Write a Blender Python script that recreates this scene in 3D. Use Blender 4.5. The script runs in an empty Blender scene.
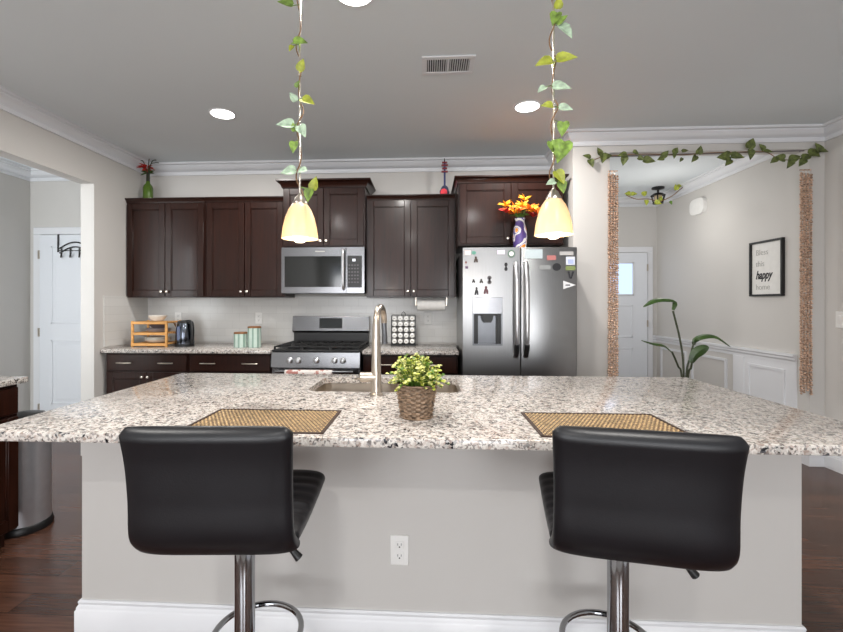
import bpy, bmesh, math, random
from mathutils import Vector, Matrix
random.seed(7)
PI = math.pi
S = bpy.context.scene
C = S.collection

# ------------------------------------------------------------------ camera
F = 440.0; TY = 1.22e-4*440; CX = 403.4; HZ = 303.7; EYE = 1.315
YAW = math.atan(TY)
cam_d = bpy.data.cameras.new('camera'); cam = bpy.data.objects.new('camera', cam_d); C.objects.link(cam)
cam.location = (0, 0, EYE); cam.rotation_euler = (PI/2, 0, YAW)
cam_d.sensor_width = 36; cam_d.lens = F/843*36
cam_d.shift_x = (421.5-CX)/843; cam_d.shift_y = -(316-HZ)/843
cam_d.clip_start = 0.05
S.camera = cam
S.view_settings.view_transform = 'Standard'; S.view_settings.look = 'None'
S.view_settings.gamma = 1; S.view_settings.exposure = 0.66
S.view_settings.use_curve_mapping = False

# ------------------------------------------------------------------ world and daylight
w = bpy.data.worlds.new('world'); S.world = w; w.use_nodes = True
w.node_tree.nodes['Background'].inputs[0].default_value = (.80, .88, 1, 1)
w.node_tree.nodes['Background'].inputs[1].default_value = 1.2
def area(name, loc, rot, sx, sy, power, col=(1, 1, 1)):
    l = bpy.data.lights.new(name, 'AREA'); l.shape = 'RECTANGLE'; l.size = sx; l.size_y = sy
    l.energy = power; l.color = col
    o = bpy.data.objects.new(name, l); C.objects.link(o); o.location = loc; o.rotation_euler = rot
    return o
# daylight through the windows behind the camera, then added fill lamps for the side room and foyer
area('window_daylight', (1.05, -3.75, 1.2), (PI/2+.5, 0, 0), 1.3, 2.1, 54, (.98, .985, 1))
area('window_daylight', (-1.6, -3.75, 1.3), (PI/2+.5, 0, 0), 1.9, 1.8, 66, (.98, .985, 1))
area('side_room_fill', (-3.6, .78, 1.5), (PI/2, 0, 0), 1.1, 1.6, 42, (.92, .97, 1))  # added fill lamp to brighten the side room, no window behind it
area('foyer_fill', (1.36, 5.0, 1.65), (0, -PI/2, 0), 1.2, .9, 7, (1, .98, .95))  # added lamp that lights the foyer wall, no window modelled there
DOWNLIGHT_W = 16; PENDANT_W = 1.5; FOYER_W = 3.5

# ------------------------------------------------------------------ materials
def lin(c):
    return tuple(((v/255)/12.92 if v/255 <= .04045 else ((v/255+.055)/1.055)**2.4) for v in c)+(1,)
def mat(name, rgb, rough=.5, metal=0, spec=.5, noise=0, nscale=20, bump=0, bscale=60, coat=0, stretch=None, aniso=0):
    m = bpy.data.materials.new(name); m.use_nodes = True
    n = m.node_tree.nodes; L = m.node_tree.links; p = n['Principled BSDF']
    c = lin(rgb)
    p.inputs['Base Color'].default_value = c; p.inputs['Roughness'].default_value = rough
    p.inputs['Metallic'].default_value = metal; p.inputs['Specular IOR Level'].default_value = spec
    if coat: p.inputs['Coat Weight'].default_value = coat; p.inputs['Coat Roughness'].default_value = .12
    if aniso: p.inputs['Anisotropic'].default_value = aniso
    tc = n.new('ShaderNodeTexCoord'); mp = n.new('ShaderNodeMapping'); L.new(tc.outputs['Object'], mp.inputs[0])
    if stretch: mp.inputs['Scale'].default_value = stretch
    nz = n.new('ShaderNodeTexNoise'); nz.inputs['Scale'].default_value = nscale; nz.inputs['Detail'].default_value = 4
    L.new(mp.outputs[0], nz.inputs['Vector'])
    k = noise if noise else .04
    r = n.new('ShaderNodeValToRGB')
    r.color_ramp.elements[0].position = .3; r.color_ramp.elements[1].position = .7
    r.color_ramp.elements[0].color = tuple(v*(1-k) for v in c[:3])+(1,)
    r.color_ramp.elements[1].color = tuple(min(1, v*(1+k)) for v in c[:3])+(1,)
    L.new(nz.outputs[0], r.inputs[0]); L.new(r.outputs[0], p.inputs['Base Color'])
    if bump:
        b = n.new('ShaderNodeBump'); b.inputs['Strength'].default_value = bump; b.inputs['Distance'].default_value = .002
        n2 = n.new('ShaderNodeTexNoise'); n2.inputs['Scale'].default_value = bscale
        L.new(mp.outputs[0], n2.inputs['Vector']); L.new(n2.outputs[0], b.inputs['Height']); L.new(b.outputs[0], p.inputs['Normal'])
    return m
def emis(name, rgb, strength):
    m = bpy.data.materials.new(name); m.use_nodes = True
    n = m.node_tree.nodes; L = m.node_tree.links; n.clear()
    e = n.new('ShaderNodeEmission'); e.inputs[0].default_value = lin(rgb); e.inputs[1].default_value = strength
    o = n.new('ShaderNodeOutputMaterial'); L.new(e.outputs[0], o.inputs[0]); return m
def granite():
    m = bpy.data.materials.new('speckled_granite'); m.use_nodes = True
    n = m.node_tree.nodes; L = m.node_tree.links; p = n['Principled BSDF']
    p.inputs['Roughness'].default_value = .14; p.inputs['Specular IOR Level'].default_value = .5
    tc = n.new('ShaderNodeTexCoord')
    nz = n.new('ShaderNodeTexNoise'); nz.inputs['Scale'].default_value = 45; nz.inputs['Detail'].default_value = 3
    mx = n.new('ShaderNodeMixRGB'); mx.inputs[0].default_value = .018
    L.new(tc.outputs['Object'], nz.inputs['Vector']); L.new(tc.outputs['Object'], mx.inputs[1]); L.new(nz.outputs['Color'], mx.inputs[2])
    v = n.new('ShaderNodeTexVoronoi'); v.inputs['Scale'].default_value = 155
    L.new(mx.outputs[0], v.inputs['Vector'])
    v2 = n.new('ShaderNodeTexVoronoi'); v2.inputs['Scale'].default_value = 62
    L.new(mx.outputs[0], v2.inputs['Vector'])
    def ramp(src, stops):
        sp = n.new('ShaderNodeSeparateColor'); L.new(src, sp.inputs[0])
        r = n.new('ShaderNodeValToRGB'); r.color_ramp.interpolation = 'CONSTANT'
        e = r.color_ramp.elements
        e[0].position = stops[0][0]; e[0].color = lin(stops[0][1]); e[1].position = stops[1][0]; e[1].color = lin(stops[1][1])
        for q, cc in stops[2:]:
            x = e.new(q); x.color = lin(cc)
        L.new(sp.outputs[0], r.inputs[0]); return r, sp
    a, _ = ramp(v.outputs['Color'], [(0, (24, 24, 28)), (.17, (92, 92, 95)), (.28, (160, 142, 132)), (.38, (190, 181, 174)), (.62, (214, 210, 204))])
    b, sb = ramp(v2.outputs['Color'], [(0, (44, 44, 48)), (.13, (146, 134, 126)), (.26, (206, 200, 193)), (.6, (192, 182, 175))])
    mm = n.new('ShaderNodeMixRGB'); mm.inputs[0].default_value = .38
    L.new(a.outputs[0], mm.inputs[1]); L.new(b.outputs[0], mm.inputs[2])
    L.new(mm.outputs[0], p.inputs['Base Color'])
    return m
def planks():
    m = bpy.data.materials.new('dark_wood_planks'); m.use_nodes = True
    n = m.node_tree.nodes; L = m.node_tree.links; p = n['Principled BSDF']
    p.inputs['Roughness'].default_value = .27
    tc = n.new('ShaderNodeTexCoord')
    br = n.new('ShaderNodeTexBrick'); br.inputs['Scale'].default_value = 1
    br.inputs['Brick Width'].default_value = 1.3; br.inputs['Row Height'].default_value = .127
    br.inputs['Mortar Size'].default_value = .0018; br.offset = .37
    br.inputs['Color1'].default_value = lin((96, 64, 50)); br.inputs['Color2'].default_value = lin((75, 50, 40)); br.inputs['Mortar'].default_value = lin((22, 14, 12))
    L.new(tc.outputs['Object'], br.inputs['Vector'])
    mp = n.new('ShaderNodeMapping'); mp.inputs['Scale'].default_value = (1.5, 22, 1); L.new(tc.outputs['Object'], mp.inputs[0])
    nz = n.new('ShaderNodeTexNoise'); nz.inputs['Scale'].default_value = 3; nz.inputs['Detail'].default_value = 6; L.new(mp.outputs[0], nz.inputs['Vector'])
    r = n.new('ShaderNodeValToRGB'); r.color_ramp.elements[0].position = .3; r.color_ramp.elements[1].position = .75
    r.color_ramp.elements[0].color = (.6, .6, .6, 1); r.color_ramp.elements[1].color = (1.25, 1.2, 1.15, 1)
    L.new(nz.outputs[0], r.inputs[0])
    mm = n.new('ShaderNodeMixRGB'); mm.blend_type = 'MULTIPLY'; mm.inputs[0].default_value = 1
    L.new(br.outputs['Color'], mm.inputs[1]); L.new(r.outputs[0], mm.inputs[2]); L.new(mm.outputs[0], p.inputs['Base Color'])
    bp = n.new('ShaderNodeBump'); bp.inputs['Strength'].default_value = .25; bp.inputs['Distance'].default_value = .001; bp.invert = True
    L.new(br.outputs['Fac'], bp.inputs['Height']); L.new(bp.outputs[0], p.inputs['Normal'])
    return m
def tiles():
    m = bpy.data.materials.new('subway_tile'); m.use_nodes = True
    n = m.node_tree.nodes; L = m.node_tree.links; p = n['Principled BSDF']
    p.inputs['Roughness'].default_value = .22
    tc = n.new('ShaderNodeTexCoord'); mp = n.new('ShaderNodeMapping'); mp.inputs['Rotation'].default_value = (PI/2, 0, 0)
    L.new(tc.outputs['Object'], mp.inputs[0])
    br = n.new('ShaderNodeTexBrick'); br.inputs['Scale'].default_value = 1; br.inputs['Brick Width'].default_value = .152
    br.inputs['Row Height'].default_value = .076; br.inputs['Mortar Size'].default_value = .0015
    br.inputs['Color1'].default_value = lin((214, 213, 210)); br.inputs['Color2'].default_value = lin((209, 208, 205)); br.inputs['Mortar'].default_value = lin((198, 197, 194))
    L.new(mp.outputs[0], br.inputs['Vector']); L.new(br.outputs['Color'], p.inputs['Base Color'])
    bp = n.new('ShaderNodeBump'); bp.inputs['Strength'].default_value = .3; bp.inputs['Distance'].default_value = .001; bp.invert = True
    L.new(br.outputs['Fac'], bp.inputs['Height']); L.new(bp.outputs[0], p.inputs['Normal'])
    return m
M = {}
M['wall'] = mat('greige_wall_paint', (201, 198, 194), .8, noise=.006, nscale=2, bump=.05, bscale=300)
M['ceil'] = mat('ceiling_paint', (219, 225, 228), .9, noise=.006, nscale=2)
M['trim'] = mat('white_trim_paint', (222, 223, 226), .4, noise=.005, nscale=2)
M['door'] = mat('white_door_paint', (222, 225, 230), .45, noise=.005, nscale=2)
M['floor'] = planks(); M['granite'] = granite(); M['tile'] = tiles()
M['wood'] = mat('espresso_cabinet_wood', (38, 16, 9), .3, spec=.3, noise=.35, nscale=6, stretch=(9, 9, .9), coat=.15)
M['wood_dark'] = mat('espresso_cabinet_inside', (26, 16, 15), .5, noise=.2, nscale=6, stretch=(9, 9, .9))
M['nickel'] = mat('brushed_nickel', (200, 190, 178), .28, 1)
M['steel_d'] = mat('recess_grey_steel', (112, 114, 118), .3, .8)
M['kettle'] = mat('dark_polished_steel', (84, 88, 96), .14, 1)
M['handle'] = mat('satin_steel', (206, 206, 208), .3, 1)
M['mint2'] = mat('mint_tin_dark_stripe', (132, 158, 146), .35)
M['knob'] = mat('pale_nickel_knob', (230, 222, 212), .22, 1)
M['steel'] = mat('stainless_steel', (150, 150, 150), .3, 1, noise=.04, nscale=8, stretch=(30, 30, .6))
M['steel_h'] = mat('stainless_steel_horizontal', (124, 124, 126), .24, 1, noise=.05, nscale=8, stretch=(.6, 30, 30))
M['chrome'] = mat('chrome', (165, 167, 170), .06, 1)
M['blackglass'] = mat('black_glass', (22, 24, 23), .08, 0, .6)
M['black'] = mat('black_plastic', (22, 22, 23), .4)
M['iron'] = mat('cast_iron', (20, 20, 21), .55, bump=.2)
M['leather'] = mat('black_leatherette', (17, 17, 21), .38, spec=.45, bump=.1, bscale=240, noise=.12, nscale=8)
M['navy'] = mat('guitar_blue', (30, 40, 92), .35)
M['white'] = mat('white_plastic', (232, 231, 228), .4)
M['porcelain'] = mat('white_porcelain', (235, 232, 224), .2)
M['bamboo'] = mat('bamboo_wood', (208, 152, 84), .5, noise=.2, nscale=5, stretch=(1, 8, 8))
M['mat_tan'] = mat('tan_reed', (196, 166, 122), .55, noise=.55, nscale=90)
M['mat_dark'] = mat('dark_brown_binding', (58, 38, 28), .7)
M['basket'] = mat('brown_wicker', (122, 100, 80), .5, noise=.75, nscale=45, stretch=(1, 1, 4))
M['leaf_y'] = mat('yellow_green_leaf', (158, 166, 56), .5, noise=.4, nscale=40)
M['leaf_c'] = mat('cream_green_leaf', (212, 212, 130), .5, noise=.2, nscale=40)
M['leaf_g'] = mat('mid_green_leaf', (96, 130, 48), .5, noise=.35, nscale=30)
M['leaf_v'] = mat('variegated_ivy_leaf', (118, 146, 62), .5, noise=.6, nscale=45)
M['leaf_w'] = mat('pale_mint_leaf', (168, 190, 164), .5, noise=.4, nscale=45)
M['leaf_d'] = mat('olive_garland_leaf', (92, 102, 52), .6, noise=.6, nscale=40)
M['leaf_p'] = mat('dark_glossy_leaf', (50, 74, 30), .35, noise=.5, nscale=14)
M['stalk'] = mat('dark_green_stalk', (52, 58, 36), .5)
M['vine'] = mat('brown_vine', (122, 92, 62), .7)
M['brass'] = mat('copper_beads', (196, 166, 144), .3, .4, noise=.72, nscale=75)
M['mint'] = mat('mint_tin', (188, 206, 196), .35, noise=.05)
M['lidwood'] = mat('acacia_lid', (136, 92, 56), .5, noise=.2)
M['bottle'] = mat('green_bottle_glass', (70, 98, 16), .1, 0, .7)
M['bottle_d'] = mat('dark_bottle_neck', (30, 34, 18), .2)
M['red'] = mat('red_petals', (188, 42, 34), .6, noise=.25)
M['orange'] = mat('orange_petals', (242, 120, 20), .6, noise=.25)
M['amber'] = mat('amber_petals', (250, 168, 30), .6, noise=.2)
M['paper'] = mat('white_paper', (238, 236, 232), .8)
M['grey_txt'] = mat('pale_grey_print', (168, 166, 162), .8)
M['dark_txt'] = mat('dark_print', (44, 44, 46), .8)
M['sheet'] = mat('picture_paper', (222, 220, 216), .6)
M['soil'] = mat('dark_soil', (48, 36, 28), .9)
M['pane'] = emis('frosted_door_pane', (190, 212, 246), 1.0)
M['disc'] = emis('downlight_lens', (255, 252, 246), 9)
M['bulb'] = emis('warm_bulb', (255, 238, 210), 5)
M['led'] = emis('lit_clock', (235, 240, 245), 1.2)
def shade_mat():
    m = bpy.data.materials.new('frosted_shade_glass'); m.use_nodes = True
    n = m.node_tree.nodes; L = m.node_tree.links; n.clear()
    o = n.new('ShaderNodeOutputMaterial'); t = n.new('ShaderNodeBsdfTranslucent'); t.inputs[0].default_value = lin((240, 220, 188))
    d = n.new('ShaderNodeBsdfPrincipled'); d.inputs['Base Color'].default_value = lin((236, 218, 188)); d.inputs['Roughness'].default_value = .3
    x = n.new('ShaderNodeMixShader'); x.inputs[0].default_value = .55
    L.new(t.outputs[0], x.inputs[1]); L.new(d.outputs[0], x.inputs[2]); L.new(x.outputs[0], o.inputs[0]); return m
M['shade'] = shade_mat()

# ------------------------------------------------------------------ mesh helpers
def BM(): return bmesh.new()
def add_box(bm, x0, x1, y0, y1, z0, z1, bev=0, seg=1):
    r = bmesh.ops.create_cube(bm, size=1)['verts']
    for v in r:
        v.co = Vector(((x0+x1)/2+v.co.x*(x1-x0), (y0+y1)/2+v.co.y*(y1-y0), (z0+z1)/2+v.co.z*(z1-z0)))
    if bev:
        es = list({e for v in r for e in v.link_edges})
        bmesh.ops.bevel(bm, geom=es, offset=bev, segments=seg, affect='EDGES', profile=.5)
    return bm
def bx(*a, **k): return add_box(BM(), *a, **k)
def add_tube(bm, pts, r, seg=10, cap=True, closed=False):
    pts = [Vector(p) for p in pts]; n = len(pts)
    rs = r if isinstance(r, (list, tuple)) else [r]*n
    up = None; rings = []
    for i, p in enumerate(pts):
        if closed: t = (pts[(i+1) % n]-pts[i-1])
        else: t = pts[min(i+1, n-1)]-pts[max(i-1, 0)]
        t = t.normalized() if t.length > 1e-9 else Vector((0, 0, 1))
        if up is None:
            up = Vector((0, 0, 1)) if abs(t.z) < .9 else Vector((1, 0, 0))
        a = (up-t*up.dot(t))
        a = a.normalized() if a.length > 1e-6 else t.orthogonal().normalized()
        b = t.cross(a); up = a
        rings.append([bm.verts.new(p+(a*math.cos(2*PI*k/seg)+b*math.sin(2*PI*k/seg))*rs[i]) for k in range(seg)])
    m = n if closed else n-1
    for i in range(m):
        A, B = rings[i], rings[(i+1) % n]
        for k in range(seg): bm.faces.new((A[k], A[(k+1) % seg], B[(k+1) % seg], B[k]))
    if cap and not closed:
        bm.faces.new(rings[0][::-1]); bm.faces.new(rings[-1])
    return bm
def add_lathe(bm, c, prof, seg=32, cap0=True, cap1=True):
    c = Vector(c); rings = []
    for (r, z) in prof:
        rings.append([bm.verts.new(c+Vector((r*math.cos(2*PI*k/seg), r*math.sin(2*PI*k/seg), z))) for k in range(seg)])
    for A, B in zip(rings, rings[1:]):
        for k in range(seg): bm.faces.new((A[k], A[(k+1) % seg], B[(k+1) % seg], B[k]))
    if cap0: bm.faces.new(rings[0][::-1])
    if cap1: bm.faces.new(rings[-1])
    return bm
def add_cyl(bm, p0, p1, r, seg=16): return add_tube(bm, [p0, p1], r, seg)
def add_ball(bm, c, r, sc=(1, 1, 1), u=14, v=9):
    q = bmesh.ops.create_uvsphere(bm, u_segments=u, v_segments=v, radius=r)['verts']
    for x in q: x.co = Vector(c)+Vector((x.co.x*sc[0], x.co.y*sc[1], x.co.z*sc[2]))
    return bm
def add_prism(bm, poly, axis, a0, a1):
    """poly: 2-D points; axis: extrusion axis 'x','y','z'"""
    def mk(p, a):
        return {'x': (a, p[0], p[1]), 'y': (p[0], a, p[1]), 'z': (p[0], p[1], a)}[axis]
    A = [bm.verts.new(mk(p, a0)) for p in poly]; B = [bm.verts.new(mk(p, a1)) for p in poly]
    bm.faces.new(A); bm.faces.new(B[::-1]); n = len(poly)
    for i in range(n): bm.faces.new((A[i], B[i], B[(i+1) % n], A[(i+1) % n]))
    return bm
def sweep(bm, path, prof, closed=False):
    """mitred moulding: path in XY with the room on its left, prof = (distance off the wall, z)"""
    n = len(path); P = [Vector(p) for p in path]; rings = []
    for i in range(n):
        d1 = (P[i]-P[i-1]).normalized() if (i > 0 or closed) else None
        d2 = (P[(i+1) % n]-P[i]).normalized() if (i < n-1 or closed) else None
        if d1 is None: d1 = d2
        if d2 is None: d2 = d1
        n1 = Vector((-d1.y, d1.x)); n2 = Vector((-d2.y, d2.x)); m = (n1+n2); m = m/(m.dot(n1)) if m.length > 1e-6 else n1
        rings.append([bm.verts.new((P[i].x+m.x*d, P[i].y+m.y*d, z)) for d, z in prof])
    k = len(prof)
    for i in range(n if closed else n-1):
        A, B = rings[i], rings[(i+1) % n]
        for j in range(k): bm.faces.new((A[j], A[(j+1) % k], B[(j+1) % k], B[j]))
    if not closed: bm.faces.new(rings[0][::-1]); bm.faces.new(rings[-1])
    return bm
W = {}
def thing(name, label, cat, loc=(0, 0, 0), group=None):
    o = bpy.data.objects.new(name, None); C.objects.link(o); o.location = loc; o.empty_display_size = .1
    W[o] = Vector(loc); o['label'] = label; o['category'] = cat
    if group: o['group'] = group
    return o
def obj(name, bm, m, parent=None, smooth=40, label=None, origin=None):
    """world-space bmesh -> one mesh object (a part when parent is given)"""
    bmesh.ops.recalc_face_normals(bm, faces=bm.faces)
    if parent: org = W[parent]
    elif origin: org = Vector(origin)
    else:
        xs = [v.co for v in bm.verts]
        org = Vector(((min(v.x for v in xs)+max(v.x for v in xs))/2, (min(v.y for v in xs)+max(v.y for v in xs))/2, min(v.z for v in xs)))
    for v in bm.verts: v.co -= org
    me = bpy.data.meshes.new(name); bm.to_mesh(me); bm.free()
    for mm in (m if isinstance(m, list) else [m]): me.materials.append(M[mm] if isinstance(mm, str) else mm)
    if smooth:
        me.shade_smooth(); me.set_sharp_from_angle(angle=math.radians(smooth))
    o = bpy.data.objects.new(name, me); C.objects.link(o)
    if parent: o.parent = parent
    else: o.location = org
    W[o] = org
    if label: o['label'] = label
    return o
def tag(o, label, cat, group=None, kind=None):
    o['label'] = label; o['category'] = cat
    if group: o['group'] = group
    if kind: o['kind'] = kind
    return o
def struct(name, bm, m, parent=None, smooth=30):
    o = obj(name, bm, m, parent, smooth, origin=(0, 0, 0) if not parent else None)
    if not parent: o['kind'] = 'structure'
    return o
def copy_tree(o, parent=None):
    c = o.copy(); C.objects.link(c); c.parent = parent
    for ch in o.children: copy_tree(ch, c)
    return c
def leaf(bm, base, d, nrm, L, Wd, mi=0, curl=.15, heart=True):
    """one ivy leaf: folded heart outline pointing along d"""
    d = Vector(d).normalized(); nrm = Vector(nrm); s = d.cross(nrm)
    s = s.normalized() if s.length > 1e-5 else d.orthogonal().normalized(); nn = s.cross(d).normalized()
    base = Vector(base)
    out = [(-.06, .22), (.06, .44), (.3, .5), (.6, .34), (.85, .13), (1, 0)] if heart else [(0, .05), (.2, .36), (.45, .5), (.7, .4), (.9, .17), (1, 0)]
    mid = [bm.verts.new(base+d*(L*t)-nn*(curl*L*t*t)) for t in (0, .3, .6, 1)]
    for sg in (1, -1):
        vs = [bm.verts.new(base+d*(L*t)+s*(sg*Wd*q)+nn*(Wd*q*.35-curl*L*t*t)) for t, q in out[:-1]]
        loops = [(mid[0], vs[0], vs[1], mid[1]), (mid[1], vs[1], vs[2], vs[3], mid[2]), (mid[2], vs[3], vs[4], mid[3])]
        for lp in loops:
            f = bm.faces.new(lp if sg > 0 else lp[::-1]); f.material_index = mi
def text_bm(body, size, shear=0, bold=0, depth=.001):
    cu = bpy.data.curves.new('lettering', 'FONT'); cu.body = body; cu.size = size; cu.shear = shear; cu.extrude = depth; cu.offset = bold
    cu.align_x = 'LEFT'
    o = bpy.data.objects.new('lettering', cu); C.objects.link(o)
    dg = bpy.context.evaluated_depsgraph_get(); me = bpy.data.meshes.new_from_object(o.evaluated_get(dg))
    bm = BM(); bm.from_mesh(me); C.objects.unlink(o); bpy.data.objects.remove(o); bpy.data.meshes.remove(me)
    return bm
# a photograph pixel's ray met with the vertical plane Y = y (used for the sizes and spots of small things)
def at(u, v, y):
    a = (u-CX)/F; X = y*(a-TY)/(1+a*TY); zc = y*math.cos(YAW)-X*math.sin(YAW)
    return Vector((X, y, EYE-(v-HZ)*zc/F))

# ------------------------------------------------------------------ the setting
XL, XR, YB, YO, CH = -2.87, 3.215, 4.38, 3.74, 2.74
YR = -3.5
struct('floor', bx(-4.4, 3.4, YR-.15, 6.3, -.08, 0), 'floor')
struct('ceiling', bx(-4.4, 3.4, YR-.15, 6.3, CH, CH+.1), 'ceil')
bm = bx(XL-.0, 1.33, YB, YB+.12, 0, CH); struct('wall_back', bm, 'wall')
# left wall with the wide cased opening to the side room
bm = BM()
add_box(bm, XL-.12, XL, 3.65, YB, 0, CH); add_box(bm, XL-.12, XL, 2.62, 3.65, 2.35, CH); add_box(bm, XL-.12, XL, YR, 2.62, 0, CH)
struct('wall_left', bm, 'wall')
bm = BM(); add_box(bm, XR, XR+.12, YR, YO+.12, 0, CH); struct('wall_right', bm, 'wall')
# partition with the opening to the foyer
OL, OR, OT = 1.515, 3.10, 2.57
bm = BM()
add_box(bm, 1.216, OL, YO, YO+.12, 0, CH); add_box(bm, OR, XR, YO, YO+.12, 0, CH); add_box(bm, OL, OR, YO, YO+.12, OT, CH)
add_box(bm, 1.216, 1.33, YO+.12, YB, 0, CH)
struct('wall_partition', bm, 'wall')
# rear wall with two big windows
bm = BM()
for a in ((-4.4, -2.55, 0, CH), (-.65, .4, 0, CH), (1.7, 3.4, 0, CH), (-2.55, -.65, 0, .55), (-2.55, -.65, 2.35, CH), (.4, 1.7, 2.4, CH), (.4, 1.7, 0, .3)):
    add_box(bm, a[0], a[1], YR-.12, YR, a[2], a[3])
struct('wall_rear', bm, 'wall')
for k, (x0, x1, z0, z1) in enumerate(((-2.55, -.65, .55, 2.35), (.4, 1.7, .3, 2.4))):
    bm = BM()
    for q in ((x0, x1, z0, z0+.05), (x0, x1, z1-.05, z1), (x0, x0+.05, z0, z1), (x1-.05, x1, z0, z1), ((x0+x1)/2-.03, (x0+x1)/2+.03, z0, z1)):
        add_box(bm, q[0], q[1], YR-.09, YR-.03, q[2], q[3])
    struct('window_%d' % (k+1), bm, 'trim')
# side room on the left
YS = 4.5
struct('wall_side_room_back', bx(-4.4, XL-.0, YS, YS+.12, 0, CH), 'wall')
struct('wall_side_room_left', bx(-4.4, -4.25, .5, YS, 0, CH), 'wall')
struct('wall_side_room_front', bx(-4.4, XL-.12, .5, .62, 0, CH), 'wall')
# foyer
XF, YF = 3.10, 6.12
struct('wall_foyer_right', bx(XF, XF+.2, YO+.12, YF+.1, 0, CH), 'wall')
struct('wall_foyer_back', bx(1.2, XF, YF, YF+.1, 0, CH), 'wall')
struct('wall_foyer_left', bx(1.21, 1.33, YB+.12, YF, 0, CH), 'wall')
CRP = [(0, CH-.115), (.016, CH-.115), (.018, CH-.096), (.008, CH-.090), (.010, CH-.078), (.026, CH-.072), (.046, CH-.05), (.060, CH-.030), (.060, CH-.022), (.084, CH-.018), (.086, CH), (0, CH)]
# crown mouldings
struct('trim_1', sweep(BM(), [(XR, YR), (XR, YO), (1.216, YO), (1.216, YB), (XL, YB), (XL, YR)], CRP), 'trim')
struct('trim_2', sweep(BM(), [(XL-.12, .62), (XL-.12, YS), (-4.25, YS), (-4.25, .62)], CRP), 'trim')
struct('trim_3', sweep(BM(), [(XF, YO+.12), (XF, YF), (1.33, YF), (1.33, YO+.12)], CRP), 'trim')
BSP = [(0, 0), (.018, 0), (.018, .098), (.014, .103), (.014, .110), (.008, .120), (.010, .130), (.006, .137), (0, .137)]
struct('baseboard_right', sweep(BM(), [(XR, YR), (XR, YO), (OR, YO), (OR, YO+.12)], BSP), 'trim')
struct('baseboard_left', sweep(BM(), [(XL-.12, 2.62), (XL, 2.62)], BSP), 'trim')
struct('baseboard_side_room', sweep(BM(), [(-4.235, YS), (-4.25, YS), (-4.25, .62)], BSP), 'trim')
struct('baseboard_partition', sweep(BM(), [(OL, YO+.12), (OL, YO), (1.216, YO)], BSP), 'trim')
# foyer wainscot: chair rail, stiles and picture-frame panels
bm = BM()
RLP = [(0, .80), (.008, .80), (.01, .825), (.022, .84), (.024, .858), (.036, .868), (.036, .888), (0, .888)]
sweep(bm, [(XF, YO+.12), (XF, YF)], RLP)
sweep(bm, [(XF, YF), (3.04, YF)], RLP)
add_box(bm, XF-.012, XF, 4.47, 4.62, .135, .80); add_box(bm, XF-.012, XF, YO+.12, 4.62, .135, .165)
for y0, y1 in ((3.98, 4.42), (4.72, 5.32), (5.42, 6.0)):
    for q in ((y0, y1, .72, .745), (y0, y1, .22, .245), (y0, y0+.025, .245, .72), (y1-.025, y1, .245, .72)):
        add_box(bm, XF-.016, XF, q[0], q[1], q[2], q[3])
sweep(bm, [(XF, YO+.12), (XF, YF)], BSP)
struct('trim_4', bm, 'trim')
struct('trim_5', bx(XF-.006, XF, YO+.12, 4.55, .135, .80), 'trim')
# tile backsplash and its edge
bm = bx(XL, .30, YB-.008, YB, .93, 1.386); add_box(bm, XL, XL+.008, 3.76, YB-.008, .93, 1.386)
struct('wall_back_tiles', bm, 'tile')

# ---- doors
def hinge(parent, x, y, z): obj('hinge', bx(x-.008, x+.008, y-.012, y, z-.045, z+.045), 'nickel', parent)
# white panelled door in the side room
bm = BM(); DX0, DX1 = -4.115, -3.30
add_box(bm, DX0, DX1, YS-.035, YS, .0, 2.045)
for z0, z1 in ((.25, .93), (1.10, 1.93)):
    for q in ((DX0+.13, DX1-.13, z0, z0+.02), (DX0+.13, DX1-.13, z1-.02, z1), (DX0+.13, DX0+.15, z0, z1), (DX1-.15, DX1-.13, z0, z1)):
        add_box(bm, q[0], q[1], YS-.042, YS-.034, q[2], q[3], .003)
    add_box(bm, DX0+.18, DX1-.18, YS-.04, YS-.034, z0+.05, z1-.05, .004)
d1 = struct('door_1', bm, 'door')
for z in (.208, 1.012, 1.837): hinge(d1, DX0-.004, YS-.034, z)
bm = BM(); sweep(bm, [(0, 0), (0, 1)], [(0, 0), (0, 0), (0, 0)]) if False else None
for q in ((DX0-.085, DX0-.008, 0, 2.053), (DX1+.008, DX1+.085, 0, 2.053), (DX0-.085, DX1+.085, 2.053, 2.13)):
    add_box(bm, q[0], q[1], YS-.022, YS, q[2], q[3], .005)
struct('trim_6', bm, 'trim')
# white front door with a small frosted window
FX0, FX1 = 2.04, 2.955
bm = BM()
for q in ((FX0, FX1, 0, 1.44), (FX0, FX1, 1.86, 2.0), (FX0, 2.22, 1.44, 1.86), (2.765, FX1, 1.44, 1.86)):
    add_box(bm, q[0], q[1], YF-.04, YF, q[2], q[3])
for z0, z1 in ((.2, .72), (.86, 1.3)):
    for q in ((FX0+.14, FX1-.19, z0, z0+.02), (FX0+.14, FX1-.19, z1-.02, z1), (FX0+.14, FX0+.16, z0, z1), (FX1-.21, FX1-.19, z0, z1)):
        add_box(bm, q[0], q[1], YF-.046, YF-.039, q[2], q[3], .003)
d2 = struct('door_2', bm, 'door')
bm = BM()
for q in ((2.205, 2.78, 1.425, 1.445), (2.205, 2.78, 1.855, 1.875), (2.205, 2.225, 1.425, 1.875), (2.76, 2.78, 1.425, 1.875)):
    add_box(bm, q[0], q[1], YF-.052, YF-.038, q[2], q[3], .003)
wf = obj('window_frame', bm, 'trim', d2)
obj('pane', bx(2.21, 2.775, YF-.025, YF-.02, 1.43, 1.87), 'pane', wf)
for z in (.22, 1.05, 1.80): hinge(d2, FX1+.002, YF-.04, z)
bm = BM()
for q in ((FX0-.085, FX0-.006, 0, 2.008), (FX1+.012, FX1+.085, 0, 2.008), (FX0-.085, FX1+.085, 2.008, 2.085)):
    add_box(bm, q[0], q[1], YF-.022, YF, q[2], q[3], .005)
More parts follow.
